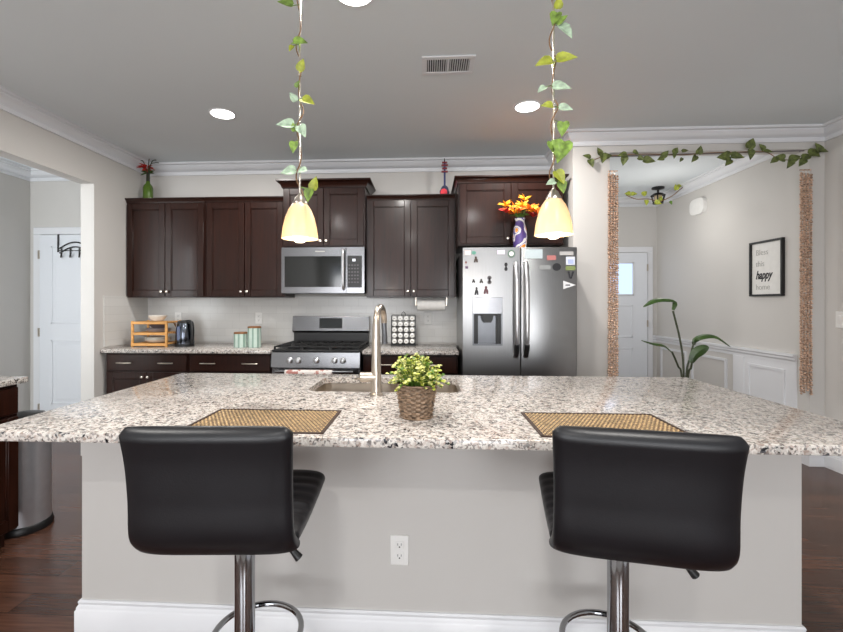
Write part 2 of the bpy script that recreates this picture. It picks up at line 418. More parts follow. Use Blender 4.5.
struct('trim_7', bm, 'trim')

# ------------------------------------------------------------------ cabinets
def shaker(x0, x1, z0, z1, yf, th=.02, rail=.058):
    bm = BM()
    for q in ((x0, x0+rail, z0, z1), (x1-rail, x1, z0, z1), (x0+rail, x1-rail, z0, z0+rail), (x0+rail, x1-rail, z1-rail, z1)):
        add_box(bm, q[0], q[1], yf, yf+th, q[2], q[3], .0022)
    a, b, c, d = x0+rail, x1-rail, z0+rail, z1-rail
    # ogee step around the sunken panel
    for q in ((a, a+.008, c, d), (b-.008, b, c, d), (a, b, c, c+.008), (a, b, d-.008, d)):
        add_box(bm, q[0], q[1], yf+.005, yf+th, q[2], q[3], .002)
    add_box(bm, a, b, yf+.011, yf+th, c, d)
    return bm
def knob(parent, x, y, z):
    bm = BM(); add_tube(bm, [(x, y, z), (x, y-.012, z), (x, y-.014, z), (x, y-.02, z), (x, y-.026, z), (x, y-.028, z)], [.005, .005, .011, .014, .012, .006], 14)
    obj('knob', bm, 'knob', parent)
def pull(parent, x, y, z, L=.1, name='handle'):
    bm = BM(); add_tube(bm, [(x-L/2-.012, y-.026, z), (x-L/2, y-.028, z), (x, y-.032, z), (x+L/2, y-.028, z), (x+L/2+.012, y-.026, z)], [.004, .0055, .006, .0055, .004], 10)
    for s in (-1, 1): add_cyl(bm, (x+s*L*.42, y, z), (x+s*L*.42, y-.028, z), .0042, 8)
    obj(name, bm, 'nickel', parent)
def cornice(x0, x1, yf, yw, zt, h, out):
    prof = [(0, zt-h), (out*.25, zt-h), (out*.35, zt-h*.6), (out*.8, zt-h*.25), (out, zt-h*.2), (out, zt), (0, zt)]
    return sweep(BM(), [(x1, yw), (x1, yf), (x0, yf), (x0, yw)][::-1], [(-d, z) for d, z in prof])
def upper(name, label, x0, x1, z0, z1, yf, top, out, sideL=True, rail=.055):
    t = thing(name, label, 'cabinet', ((x0+x1)/2, (yf+YB)/2, z0))
    bm = bx(x0, x1, yf+.021, YB, z0, z1+.01)
    obj('cabinet_body', bm, 'wood', t)
    g = .012; m = (x0+x1)/2
    for k, (a, b) in enumerate(((x0+g, m-.003), (m+.003, x1-g))):
        d = obj('cabinet_door', shaker(a, b, z0+.012, z1-.012, yf, rail=rail), 'wood', t)
        knob(d, m+(-.028 if k == 0 else .028), yf, z0+.055)
    # crown along the top of this unit
    bm = BM(); prof = [(0, z1), (out*.2, z1), (out*.35, z1+(top-z1)*.35), (out*.85, z1+(top-z1)*.75), (out, z1+(top-z1)*.8), (out, top), (-.03, top), (-.03, z1)]
    e = .0005
    path = [(x0+e, yf+.02), (x1-e, yf+.02)] if not sideL else [(x0, YB), (x0, yf+.02), (x1, yf+.02), (x1, YB)]
    sweep(bm, path, [(-d, z) for d, z in prof])
    add_box(bm, x0+.001, x1-.001, yf+.03, YB, z1+.01, top-.004)
    obj('crown', bm, 'wood', t)
    return t
UT = 2.275
upper('wall_cabinet', 'dark brown two-door wall cabinet at the far left, below the green bottle', -2.866, -2.092, 1.374, UT, 4.04, 2.318, .03, False)
upper('wall_cabinet', 'dark brown two-door wall cabinet between the far left cabinet and the microwave', -2.088, -1.332, 1.374, UT, 4.04, 2.318, .03, False)
upper('wall_cabinet', 'short raised dark brown wall cabinet with wide crown above the microwave', -1.330, -.566, 1.834, 2.385, 3.99, 2.455, .055)
upper('wall_cabinet', 'dark brown two-door wall cabinet between microwave and fridge, guitar ornament on top', -.560, .262, 1.374, UT, 4.04, 2.318, .03, False)
upper('wall_cabinet', 'wide dark brown cabinet with crown above the refrigerator', .268, 1.150, 1.812, 2.345, 3.76, 2.400, .035, True)

def base_cab(name, label, x0, x1, yf, npull=2, extra=None):
    t = thing(name, label, 'cabinet', ((x0+x1)/2, (yf+YB)/2, 0))
    bm = bx(x0, x1, yf+.02, YB-.01, .1, .882); add_box(bm, x0+.002, x1-.002, yf+.09, YB-.01, 0, .1)
    obj('cabinet_body', bm, 'wood', t)
    g = .012; bm = BM(); add_box(bm, x0+g, x1-g, yf, yf+.02, .725, .868, .004)
    dr = obj('drawer', bm, 'wood', t); w_ = x1-x0
    for s in ((-.25, .25) if npull == 2 else (0,)): pull(dr, (x0+x1)/2+s*w_, yf, .795, .115)
    m = (x0+x1)/2
    for k, (a, b) in enumerate(((x0+g, m-.003), (m+.003, x1-g))):
        d = obj('cabinet_door', shaker(a, b, .115, .71, yf), 'wood', t); knob(d, m+(-.026 if k == 0 else .026), yf, .67)
    return t
base_cab('base_cabinet', 'dark base cabinet at the left end, under the bamboo plate rack', -2.845, -2.092, 3.745)
base_cab('base_cabinet', 'dark base cabinet just left of the gas range', -2.088, -1.345, 3.745)
base_cab('base_cabinet', 'dark base cabinet between the gas range and the refrigerator', -.548, .262, 3.745)
def slab(x0, x1, y0, y1, z0=.883, z1=.915): return bx(x0, x1, y0, y1, z0, z1, bev=.005, seg=2)
tag(obj('worktop', slab(XL+.001, -1.342, 3.715, YB-.009), 'granite'), 'speckled granite worktop left of the range, carrying rack, kettle and tins', 'worktop')
tag(obj('worktop', slab(-.551, .268, 3.715, YB-.009), 'granite'), 'short speckled granite worktop right of the range, under the spice jars', 'worktop')

# left-hand cabinet run at the frame edge (faces the island)
t = thing('base_cabinet', 'dark base cabinet with open-ended granite top at the left edge of the photo', 'cabinet', (-2.53, 1.8, 0))
bm = bx(-2.86, -2.22, 1.25, 2.27, .1, .882); add_box(bm, -2.86, -2.29, 1.252, 2.268, 0, .1); obj('cabinet_body', bm, 'wood', t)
def rotz_bm(bm, ang, c):
    bmesh.ops.rotate(bm, verts=bm.verts, cent=Vector(c), matrix=Matrix.Rotation(ang, 3, 'Z')); return bm
for k, (y0, y1) in enumerate(((1.26, 1.755), (1.765, 2.26))):
    bm = BM(); add_box(bm, -2.22, -2.20, y0, y1, .725, .868, .004); dr = obj('drawer', bm, 'wood', t)
    hb = BM(); yc = (y0+y1)/2
    add_tube(hb, [(-2.174, yc-.08, .795), (-2.168, yc, .795), (-2.174, yc+.08, .795)], .006, 10)
    for s in (-1, 1): add_cyl(hb, (-2.2, yc+s*.06, .795), (-2.172, yc+s*.06, .795), .0045, 8)
    obj('handle', hb, 'nickel', dr)
    bm = shaker(y0, y1, .115, .71, 0)
    bmesh.ops.rotate(bm, verts=bm.verts, cent=(0, 0, 0), matrix=Matrix.Rotation(PI/2, 3, 'Z'))
    bmesh.ops.translate(bm, verts=bm.verts, vec=(-2.20, 0, 0)); obj('cabinet_door', bm, 'wood', t)
tag(obj('worktop', slab(XL+.001, -2.192, 1.24, 2.31), 'granite'), 'granite worktop end above the dark cabinet at the left edge of the photo', 'worktop')

# ------------------------------------------------------------------ island
t = thing('kitchen_island', 'large pale painted island base with white baseboard under the granite top', 'island', (0, 2.05, 0))
bm = bx(-1.375, 1.368, 1.685, 1.80, 0, .884)
obj('end_wall', bm, 'wall', t)
bm = BM(); sweep(bm, [(-1.375, 1.80), (-1.375, 1.685), (1.368, 1.685), (1.368, 1.80)], [(-d, z) for d, z in BSP]); obj('baseboard', bm, 'trim', t)
bm = bx(-1.385, -1.3755, 1.687, 1.80, .838, .884); add_box(bm, -1.392, -1.3755, 1.684, 1.80, .828, .840, .003); obj('end_trim', bm, 'trim', t)
bm = BM()
for q in ((-1.34, 1.335, 1.805, 2.42, .1, .12), (-1.34, -1.32, 1.805, 2.42, .12, .884), (1.315, 1.335, 1.805, 2.42, .12, .884), (-1.32, 1.315, 1.802, 1.82, .12, .884), (-1.32, 1.315, 2.40, 2.42, .12, .884), (-1.3, 1.3, 1.81, 2.34, 0, .1)): add_box(bm, *q)
body = obj('cabinet_body', bm, 'wood', t)
xs = [-1.33, -.66, .26, .8, 1.325]
for a, b in zip(xs, xs[1:]):
    bm = shaker(a+.004, b-.004, .115, .87, 0); bmesh.ops.rotate(bm, verts=bm.verts, cent=((a+b)/2, .01, 0), matrix=Matrix.Rotation(PI, 3, 'Z'))
    bmesh.ops.translate(bm, verts=bm.verts, vec=(0, 2.42, 0)); obj('cabinet_door', bm, 'wood', t)
# granite top with the sink cut out, one mesh
SX0, SX1, SY0, SY1 = -.555, .155, 1.985, 2.365
bm = BM()
x0, x1, y0, y1, z0, z1 = -1.418, 1.414, 1.303, 2.475, .885, .915
bm2 = bx(x0, x1, y0, y1, z0, z1)
es = [e for e in bm2.edges if abs(e.verts[0].co.z-e.verts[1].co.z) > .01]
bmesh.ops.bevel(bm2, geom=es, offset=.02, segments=5, affect='EDGES', profile=.5)
es = [e for e in bm2.edges if abs(e.verts[0].co.z-e.verts[1].co.z) < 1e-4 and len(e.link_faces) == 2 and abs(e.link_faces[0].normal.z-e.link_faces[1].normal.z) > .5]
bmesh.ops.bevel(bm2, geom=es, offset=.004, segments=2, affect='EDGES', profile=.5)
top = tag(obj('island_worktop', bm2, 'granite'), 'big speckled granite island worktop with undermount sink cutout', 'worktop')
cut = BM(); add_box(cut, SX0, SX1, SY0, SY1, .8, 1.0)
es = [e for e in cut.edges if abs(e.verts[0].co.z-e.verts[1].co.z) > .1]
bmesh.ops.bevel(cut, geom=es, offset=.06, segments=6, affect='EDGES', profile=.5)
co = obj('cutter', cut, 'granite', smooth=0)
md = top.modifiers.new('cut', 'BOOLEAN'); md.object = co; md.operation = 'DIFFERENCE'; md.solver = 'EXACT'
bpy.context.view_layer.update()
dg = bpy.context.evaluated_depsgraph_get(); me = bpy.data.meshes.new_from_object(top.evaluated_get(dg)); top.modifiers.clear(); top.data = me
bpy.data.objects.remove(co)
# double-bowl steel sink under the cutout
t = thing('kitchen_sink', 'double-bowl steel undermount sink set into the granite island', 'sink', (-.2, 2.17, .70))
def bowl(a, b):
    bm = BM(); prof = []
    def ring(i, z, r):
        pts = []; X0, X1, Y0, Y1 = a+i, b-i, SY0+i, SY1-i
        for cx_, cy_, s in ((X1-r, Y1-r, 0), (X0+r, Y1-r, 1), (X0+r, Y0+r, 2), (X1-r, Y0+r, 3)):
            for k in range(6):
                an = PI/2*s+PI/2*k/5; pts.append(bm.verts.new((cx_+r*math.cos(an), cy_+r*math.sin(an), z)))
        return pts
    R = [ring(-.02, .884, .06), ring(.002, .884, .055), ring(.006, .74, .05), ring(.03, .705, .05)]
    for A, B in zip(R, R[1:]):
        for k in range(24): bm.faces.new((A[k], A[(k+1) % 24], B[(k+1) % 24], B[k]))
    bm.faces.new(R[-1]); return bm
for a, b in ((SX0, -.155), (-.135, SX1)):
    o = obj('bowl', bowl(a, b), 'nickel', t, 60)
    bm = BM(); add_lathe(bm, ((a+b)/2, 2.17, .705), [(.04, 0), (.045, .004), (.03, .005)], 20); obj('drain', bm, 'chrome', o)
# tall pull-down tap
FXc, FYc = -.223, 1.925
t = thing('kitchen_faucet', 'tall brushed nickel gooseneck faucet standing behind the sink on the island', 'faucet', (FXc, FYc, .915))
bm = BM(); pts = [(FXc, FYc, .915), (FXc, FYc, .925), (FXc, FYc, 1.02), (FXc, FYc, 1.22)]; rs = [.026, .0245, .022, .0165]
for k in range(1, 13):
    an = PI*k/12; pts.append((FXc+.010*(1-math.cos(an)), FYc+.075*(1-math.cos(an)), 1.225+.075*math.sin(an))); rs.append(.0145)
add_tube(bm, pts, rs, 18); add_lathe(bm, (FXc, FYc, .915), [(.03, 0), (.03, .006), (.026, .01)], 20)
obj('spout', bm, 'nickel', t)
bm = BM(); e = pts[-1]; add_tube(bm, [e, (e[0], e[1], e[2]-.015), (e[0]+.002, e[1]+.003, e[2]-.06), (e[0]+.003, e[1]+.005, e[2]-.10)], [.0125, .0125, .0125, .014], 16); obj('spray_head', bm, 'steel_d', t, label='dark spray head')
bm = BM(); add_tube(bm, [(FXc, FYc, .992), (FXc-.03, FYc, .992), (FXc-.068, FYc, .992), (FXc-.072, FYc, .992)], [.023, .023, .023, .018], 16)
add_tube(bm, [(FXc-.05, FYc, .992), (FXc-.075, FYc+.02, .985), (FXc-.10, FYc+.05, .975)], [.006, .006, .005], 8); obj('lever', bm, 'nickel', t)

# ------------------------------------------------------------------ bar stools
def pad(path, ths, ws, nse=5.5, ridges=None, nrm_flip=1, seg=40, c0=True, c1=True):
    """soft pad: super-elliptic section swept along a side profile (y, z)"""
    bm = BM(); rings = []; n = len(path)
    for i, (y, z) in enumerate(path):
        a = path[max(i-1, 0)]; b = path[min(i+1, n-1)]; t = Vector((b[0]-a[0], b[1]-a[1])).normalized(); nn = Vector((-t.y, t.x))
        th, w_ = ths[i], ws[i]; ring = []
        for k in range(seg):
            an = 2*PI*k/seg; cx_, sx_ = math.cos(an), math.sin(an)
            X = w_/2*math.copysign(abs(cx_)**(2/nse), cx_); q = th/2*math.copysign(abs(sx_)**(2/2.6), sx_)
            ring.append(bm.verts.new((X, y+nn.x*q, z+nn.y*q)))
        rings.append(ring)
    for A, B in zip(rings, rings[1:]):
        for k in range(seg): bm.faces.new((A[k], A[(k+1) % seg], B[(k+1) % seg], B[k]))
    bm.faces.new(rings[0][::-1]); bm.faces.new(rings[-1])
    return bm
def bez(p, n):
    out = []
    P = [Vector(q) for q in p]; m = len(P)
    for s in range(m-1):
        p0 = P[max(s-1, 0)]; p1 = P[s]; p2 = P[s+1]; p3 = P[min(s+2, m-1)]
        for k in range(n if s < m-2 else n+1):
            t = k/n; out.append(tuple(.5*((2*p1)+(-p0+p2)*t+(2*p0-5*p1+4*p2-p3)*t*t+(-p0+3*p1-3*p2+p3)*t**3)))
    return out
def make_stool(label):
    """seat faces +Y; the column stands at the origin"""
    t = thing('bar_stool', label, 'bar stool', (0, 0, 0), 'black swivel stools at the island')
    side = bez([(-.258, 1.028), (-.240, .945), (-.230, .85), (-.222, .76), (-.185, .716)], 7)
    n = len(side); th = [.012, .034]+[.052]*(n-4)+[.052, .05]; wv = [.372, .388]+[.404-.012*math.sin(PI*i/(n-4)) for i in range(n-2)]
    obj('backrest', pad(side, th, wv), 'leather', t, 60)
    side = bez([(-.195, .735), (-.10, .727), (.0, .724), (.12, .726), (.215, .732)], 9)
    n = len(side); th = [.04, .058]+[.058-.007*(i % 4 == 0) for i in range(n-4)]+[.046, .02]; wv = [.39, .40]+[.402]*(n-5)+[.395, .382, .35]
    obj('seat', pad(side, th, wv), 'leather', t, 60)
    bm = bx(-.09, .09, -.09, .09, .67, .695, .006); add_box(bm, -.12, .12, -.02, .02, .68, .697); obj('seat_plate', bm, 'black', t)
    bm = BM(); add_tube(bm, [(.03, -.01, .68), (.11, -.045, .66), (.145, -.06, .64), (.172, -.06, .608)], [.006, .006, .007, .012], 10); obj('lever', bm, 'black', t)
    bm = BM(); add_cyl(bm, (0, 0, .42), (0, 0, .67), .019, 24); obj('piston', bm, 'chrome', t)
    bm = BM(); add_lathe(bm, (0, 0, .012), [(.0, 0), (.0285, 0), (.0285, .61), (.024, .62), (.0, .62)], 28, False, False); obj('column', bm, 'chrome', t)
    bm = BM(); pts = [(.135*math.sin(2*PI*k/40), .115-.135*math.cos(2*PI*k/40), .272) for k in range(40)]
    add_tube(bm, pts, .0095, 12, closed=True)
    add_lathe(bm, (0, 0, .252), [(.0286, 0), (.034, .002), (.034, .038), (.0286, .04)], 24, False, False); obj('footrest', bm, 'chrome', t)
    bm = BM(); add_lathe(bm, (0, 0, 0), [(0, 0), (.19, 0), (.195, .004), (.19, .01), (.10, .022), (.035, .034), (.0288, .06), (0, .06)], 48, False, False); obj('base', bm, 'chrome', t)
    return t
s1 = make_stool('black leatherette swivel bar stool left of the potted plant, its back to the viewer')
s1.location = (-.53, 1.255, 0); s1.rotation_euler.z = math.radians(3.5)
s2 = copy_tree(s1); s2['label'] = 'black leatherette swivel bar stool right of the potted plant, its back to the viewer'
s2.location = (.538, 1.272, 0); s2.rotation_euler.z = math.radians(-10)

# ------------------------------------------------------------------ refrigerator
YFR = 3.50
t = thing('refrigerator', 'stainless side-by-side refrigerator with water dispenser and magnets', 'refrigerator', (.725, 3.9, 0))
obj('cabinet_body', bx(.29, 1.165, YFR+.07, 4.34, .02, 1.745, .004), 'steel', t)
bm = BM()
# freezer door with dispenser recess
dx0, dx1, dz0, dz1 = .358, .594, .985, 1.365
for q in ((.283, .729, dz1, 1.758), (.283, .729, .06, dz0), (.283, dx0, dz0, dz1), (dx1, .729, dz0, dz1)):
    add_box(bm, q[0], q[1], YFR, YFR+.068, q[2], q[3])
bmesh.ops.remove_doubles(bm, verts=bm.verts, dist=1e-5)
fd = obj('freezer_door', bm, 'steel', t)
obj('fridge_door', bx(.735, 1.17, YFR, YFR+.068, .06, 1.758, .008, 3), 'steel', t)
bm = BM(); add_box(bm, dx0, dx1, YFR-.002, YFR+.02, 1.235, dz1, .002); dp = obj('dispenser_panel', bm, 'steel_h', fd)
bm = BM(); add_box(bm, dx0, dx1, YFR+.05, YFR+.066, dz0, 1.235); add_box(bm, dx0, dx0+.012, YFR-.003, YFR+.05, dz0, 1.235)
add_box(bm, dx1-.012, dx1, YFR-.003, YFR+.05, dz0, 1.235); add_box(bm, dx0+.012, dx1-.012, YFR-.003, YFR+.05, dz0, dz0+.012)
obj('dispenser_recess', bm, 'steel_d', fd)  # darker grey than the door: recess shade put into the colour
bm = BM(); add_prism(bm, [(.430, 1.235), (.525, 1.235), (.518, 1.19), (.505, 1.165), (.45, 1.165), (.437, 1.19)], 'y', YFR+.005, YFR+.05)
obj('dispenser_nozzle', bm, 'black', fd, label='black nozzle block')
bm = BM(); add_box(bm, dx0+.012, dx1-.012, YFR+.0, YFR+.05, 1.22, 1.235); add_box(bm, dx0+.012, dx0+.045, YFR+.012, YFR+.05, dz0+.012, 1.22); add_box(bm, dx1-.045, dx1-.012, YFR+.012, YFR+.05, dz0+.012, 1.22); obj('dispenser_bar_and_shade', bm, 'black', fd)  # black light bar, and side strips that paint the shade of the recess
for x, nm in ((.695, fd), (.772, None)):
    par = fd if nm else [c for c in t.children if c.name.startswith('fridge_door')][0]
    bm = BM(); pts = bez([(YFR-.004, .90), (YFR-.03, .935), (YFR-.055, 1.05), (YFR-.062, 1.26), (YFR-.055, 1.48), (YFR-.03, 1.60), (YFR-.004, 1.63)], 5)
    for y, z in pts: pass
    add_tube(bm, [(x, y, z) for y, z in pts], .019, 14); obj('handle', bm, 'handle', par)
    bm = BM(); add_tube(bm, [(x, YFR-.028, .905), (x, YFR-.05, .96), (x, YFR-.060, 1.0)], [.016, .021, .0195], 12); obj('handle_end', bm, 'black', par, label='black lower end')
# magnets on the doors
def magnet(u, v, wd, ht, col, label, shape='box'):
    c = at(u, v, YFR); k = 3.5/F
    w2, h2 = wd*k/2, ht*k/2; y0, y1 = YFR-.005, YFR
    bm = BM(); z = c.z; x = c.x
    if shape == 'box': add_box(bm, x-w2, x+w2, y0, y1, z-h2, z+h2)
    elif shape == 'round':
        add_prism(bm, [(x+w2*math.cos(a*PI/10), z+h2*math.sin(a*PI/10)) for a in range(20)], 'y', y0, y1)
    elif shape == 'tri': add_prism(bm, [(x-w2, z+h2), (x+w2, z), (x-w2, z-h2)], 'y', y0, y1)
    elif shape == 'blobs':
        for s in (1, -1): add_prism(bm, [(x+w2*math.cos(a*PI/6), z+s*h2*.55+h2*.5*math.sin(a*PI/6)) for a in range(12)], 'y', y0, y1)
        add_box(bm, x-w2*.4, x+w2*.4, y0, y1, z-h2*.5, z+h2*.5)
    elif shape == 'figure':
        add_prism(bm, [(x+w2*.55*math.cos(a*PI/6), z+h2*.65+h2*.35*math.sin(a*PI/6)) for a in range(12)], 'y', y0, y1)
        add_prism(bm, [(x-w2*.4, z+h2*.4), (x+w2*.4, z+h2*.4), (x+w2*.9, z-h2*.1), (x+w2, z-h2), (x+w2*.25, z-h2), (x, z-h2*.35), (x-w2*.25, z-h2), (x-w2, z-h2), (x-w2*.8, z)], 'y', y0, y1)
    elif shape == 'y':
        for s in (1, -1): add_prism(bm, [(x, z-h2), (x+s*w2*.3, z-h2), (x+s*w2, z+h2), (x+s*w2*.4, z+h2)], 'y', y0, y1)
    m = mat('magnet_paint', col, .5)
    o = obj('fridge_magnet', bm, m, smooth=20); tag(o, label, 'magnet', 'magnets on the refrigerator doors'); return o
mg = [
 (467.6, 252.8, 6, 4.5, (232, 214, 212), 'pale pink rectangular magnet, top left corner of the freezer door', 'box'),
 (473.8, 252.8, 4.5, 3.6, (92, 150, 132), 'small teal magnet beside the pale pink one on the freezer door', 'round'),
 (475.8, 259.4, 4, 6, (74, 58, 50), 'dark figure magnet just below the teal one', 'figure'),
 (466, 262.4, 2, 2.4, (110, 60, 56), 'tiny dark red magnet at left edge of the freezer door, upper', 'round'),
 (466.6, 267.4, 2.8, 2.4, (90, 62, 92), 'tiny purple magnet at left edge of the freezer door, lower', 'box'),
 (473.5, 281, 3.2, 3.6, (44, 40, 42), 'small dark magnet, left in the row of three above the dispenser', 'figure'),
 (481.2, 281, 3.6, 4.4, (62, 58, 56), 'small dark magnet, middle in the row of three above the dispenser', 'figure'),
 (489.4, 280, 4.2, 8, (88, 82, 84), 'tall grey magnet, right in the row of three above the dispenser', 'blobs'),
 (476.5, 291, 4, 8, (40, 40, 44), 'tall dark figure magnet directly above the dispenser, left one', 'figure'),
 (486, 290, 4.6, 8, (96, 56, 62), 'maroon figure magnet directly above the dispenser, right one', 'figure'),
 (501, 252.2, 7.5, 4.4, (214, 206, 222), 'lilac white rectangular magnet near the top of the freezer door', 'box'),
 (511.3, 253.8, 7.4, 8, (96, 118, 104), 'round green rimmed magnet at top right of the freezer door', 'round'),
 (505.9, 266.8, 3.2, 8, (34, 32, 34), 'black double-blob magnet above the freezer handle', 'blobs'),
 (533.6, 254, 17, 9, (190, 202, 206), 'large pale blue magnet at top left of the fridge door', 'box'),
 (551.4, 257.8, 8.5, 4.5, (184, 116, 112), 'faded red rectangular magnet at middle top of the fridge door', 'box'),
 (566.5, 253.4, 13, 3.6, (186, 184, 182), 'wide silver grey strip magnet at top right of the fridge door', 'box'),
 (544.7, 267.4, 11, 4, (150, 152, 152), 'grey lettering magnet left of the black lump magnet', 'box'),
 (556.6, 267, 8, 7.5, (30, 30, 34), 'black lump magnet in the middle of the fridge door', 'round'),
 (570.4, 260.8, 8.4, 8, (222, 226, 238), 'square white magnet near right edge of the fridge door', 'box'),
 (570.4, 268.2, 9, 4, (132, 146, 88), 'green strip magnet under the square white one', 'box'),
 (570.7, 275, 6.5, 7, (36, 36, 42), 'black Y shaped magnet near right edge of the fridge door', 'y'),
 (569.5, 285, 12, 8, (236, 236, 238), 'white pennant magnet near right edge of the fridge door', 'tri'),
]
mo = [magnet(*a) for a in mg]
c = at(511.3, 253.8, YFR); bm = BM(); add_prism(bm, [(c.x+.018*math.cos(a*PI/10), c.z+.018*math.sin(a*PI/10)) for a in range(20)], 'y', YFR-.006, YFR-.005); obj('face', bm, 'paper', mo[11])
c = at(568, 285, YFR); bm = bx(c.x-.02, c.x+.014, YFR-.006, YFR-.005, c.z-.005, c.z+.004); obj('print', bm, 'dark_txt', mo[21])
c = at(570.4, 260.8, YFR); bm = bx(c.x-.022, c.x+.022, YFR-.006, YFR-.005, c.z-.024, c.z+.01); obj('picture', bm, mat('blue_print', (178, 190, 226), .5), mo[18])

# ------------------------------------------------------------------ range
RX0, RX1 = -1.325, -.565
t = thing('gas_range', 'stainless gas range with black grates and backguard', 'range', (-.945, 4.0, 0))
obj('oven_body', bx(RX0, RX1, 3.71, 4.36, .02, .905, .003), 'steel_h', t)
obj('cooktop', bx(RX0+.001, RX1-.001, 3.69, 4.33, .906, .922, .003), 'black', t)
bm = BM(); add_prism(bm, [(3.712, .902), (3.688, .90), (3.672, .775), (3.712, .775)], 'x', RX0, RX1); cp = obj('control_panel', bm, 'steel_h', t)
for x in (-1.162, -1.089, -.934, -.78, -.708):
    bm = BM(); add_tube(bm, [(x, 3.69, .835), (x, 3.672, .834), (x, 3.670, .834), (x, 3.648, .831), (x, 3.645, .831)], [.026, .026, .021, .019, .015], 18); obj('knob', bm, 'handle', cp)
bm = bx(RX0+.004, RX1-.004, 3.685, 3.709, .17, .765, .004); od = obj('oven_door', bm, 'steel_h', t)
obj('oven_window', bx(RX0+.12, RX1-.12, 3.682, 3.686, .33, .62), 'blackglass', od)
bm = BM(); add_cyl(bm, (RX0+.05, 3.635, .745), (RX1-.05, 3.635, .745), .0125, 14)
for x in (RX0+.08, RX1-.08): add_cyl(bm, (x, 3.685, .745), (x, 3.635, .745), .009, 10)
obj('handle', bm, 'steel_h', od)
obj('drawer', bx(RX0+.004, RX1-.004, 3.688, 3.709, .04, .16, .004), 'steel_h', t)
bm = BM(); add_prism(bm, [(4.36, 1.192), (4.285, 1.192), (4.262, 1.05), (4.285, 1.03), (4.36, 1.03)], 'x', RX0+.001, RX1-.001); bg = obj('backguard', bm, 'steel_h', t)
obj('backguard_base', bx(RX0+.01, RX1-.01, 4.29, 4.358, .922, 1.03), 'black', t)
bm = BM(); add_prism(bm, [(4.279, 1.172), (4.276, 1.172), (4.260, 1.075), (4.264, 1.075)], 'x', -1.055, -.83); ds = obj('display', bm, 'blackglass', bg)
for i in range(6):
    for j in range(2):
        x = -1.035+i*.035; z = 1.15-j*.04
        obj('button', bx(x, x+.016, 4.262+.16*(z-1.075), 4.27+.16*(z-1.075), z-.004, z+.004), 'grey_txt', ds)
# continuous grates and burners
for gi, gx in enumerate((RX0+.02, RX0+.265, RX0+.51)):
    bm = BM(); a, b = gx, gx+.232; z = .948
    for x in (a, b): add_box(bm, x-.006, x+.006, 3.71, 4.26, z-.008, z+.004, .002)
    for y in (3.712, 3.985, 4.255): add_box(bm, a, b, y-.006, y+.006, z-.008, z+.004, .002)
    for yc in (3.85, 4.12):
        for an in range(8):
            dx, dy = math.cos(an*PI/4+PI/8), math.sin(an*PI/4+PI/8); q = .11/max(abs(dx), abs(dy)); 
            add_tube(bm, [((a+b)/2+dx*.03, yc+dy*.03, z+.002), ((a+b)/2+dx*q, yc+dy*q*1.15, z-.002)], .0055, 6)
    for x in (a, b):
        for y in (3.715, 3.985, 4.25): add_box(bm, x-.007, x+.007, y-.007, y+.007, .9215, z)
    obj('grate', bm, 'iron', t)
    for yc in ((3.85, 4.12) if gi != 1 else (3.985,)):
        bm = BM(); add_lathe(bm, ((a+b)/2, yc, .9215), [(.045, 0), (.045, .01), (.032, .012), (.032, .018), (.0, .019)], 20, True, False); obj('burner', bm, 'iron', t)
# towel over the oven handle
bm = BM(); N = 26
prof = [(3.617, .56), (3.616, .66), (3.617, .74), (3.62, .755), (3.635, .7595), (3.65, .755), (3.654, .74), (3.656, .62)]
pn = [(y-.004, z) for y, z in prof]
rows = []
for i in range(N+1):
    x = -1.19+.40*i/N; wv = .004*math.sin(i*1.1)
    rows.append([bm.verts.new((x, y-(abs(wv) if j < 3 else 0), z)) for j, (y, z) in enumerate(prof)])
for A, B in zip(rows, rows[1:]):
    for j in range(len(prof)-1):
        f = bm.faces.new((A[j], A[j+1], B[j+1], B[j]))
m_t = mat('towel_cloth', (216, 206, 200), .9, noise=.0, nscale=30)
nn = m_t.node_tree.nodes; rr = [x for x in nn if x.bl_idname == 'ShaderNodeValToRGB'][0]
rr.color_ramp.elements[0].color = lin((176, 120, 112)); rr.color_ramp.elements[0].position = .44; rr.color_ramp.elements[1].color = lin((222, 216, 212)); rr.color_ramp.elements[1].position = .5
o = obj('kitchen_towel', bm, m_t, smooth=60); md = o.modifiers.new('thick', 'SOLIDIFY'); md.thickness = .003; md.offset = 0
tag(o, 'patterned white and red dish towel hanging over the oven handle', 'towel')

# ------------------------------------------------------------------ microwave
t = thing('microwave_oven', 'stainless over-the-range microwave under the raised cabinet', 'microwave', (-.953, 4.2, 1.40))
MY = 3.965; mx0, mx1, mz0, mz1 = -1.332, -.568, 1.412, 1.833
obj('oven_body', bx(mx0+.004, mx1-.004, MY+.03, YB-.01, mz0, mz1-.002, .003), 'black', t)
bm = BM(); xd = -.735
for q in ((mx0, xd, mz1-.085, mz1-.004), (mx0, xd, mz0, mz0+.055), (mx0, mx0+.03, mz0+.055, mz1-.085), (xd-.045, xd, mz0+.055, mz1-.085)):
    add_box(bm, q[0], q[1], MY, MY+.03, q[2], q[3])
md_ = obj('microwave_door', bm, 'steel_h', t)
obj('door_window', bx(mx0+.03, xd-.045, MY+.006, MY+.02, mz0+.055, mz1-.085), 'blackglass', md_)
bm = BM(); hx = xd-.02; add_tube(bm, bez([(MY, mz0+.035), (MY-.035, mz0+.06), (MY-.04, 1.62), (MY-.035, mz1-.05), (MY, mz1-.025)], 5) and [(hx, y, z) for y, z in bez([(MY, mz0+.035), (MY-.035, mz0+.06), (MY-.04, 1.62), (MY-.035, mz1-.05), (MY, mz1-.025)], 5)], .012, 12)
obj('handle', bm, 'handle', md_)
bm = bx(xd+.003, mx1, MY, MY+.03, mz0, mz1-.004); pnl = obj('control_panel', bm, 'steel_h', t)
obj('keypad', bx(xd+.012, mx1-.022, MY-.003, MY+.002, mz0+.05, mz1-.082), 'black', pnl)
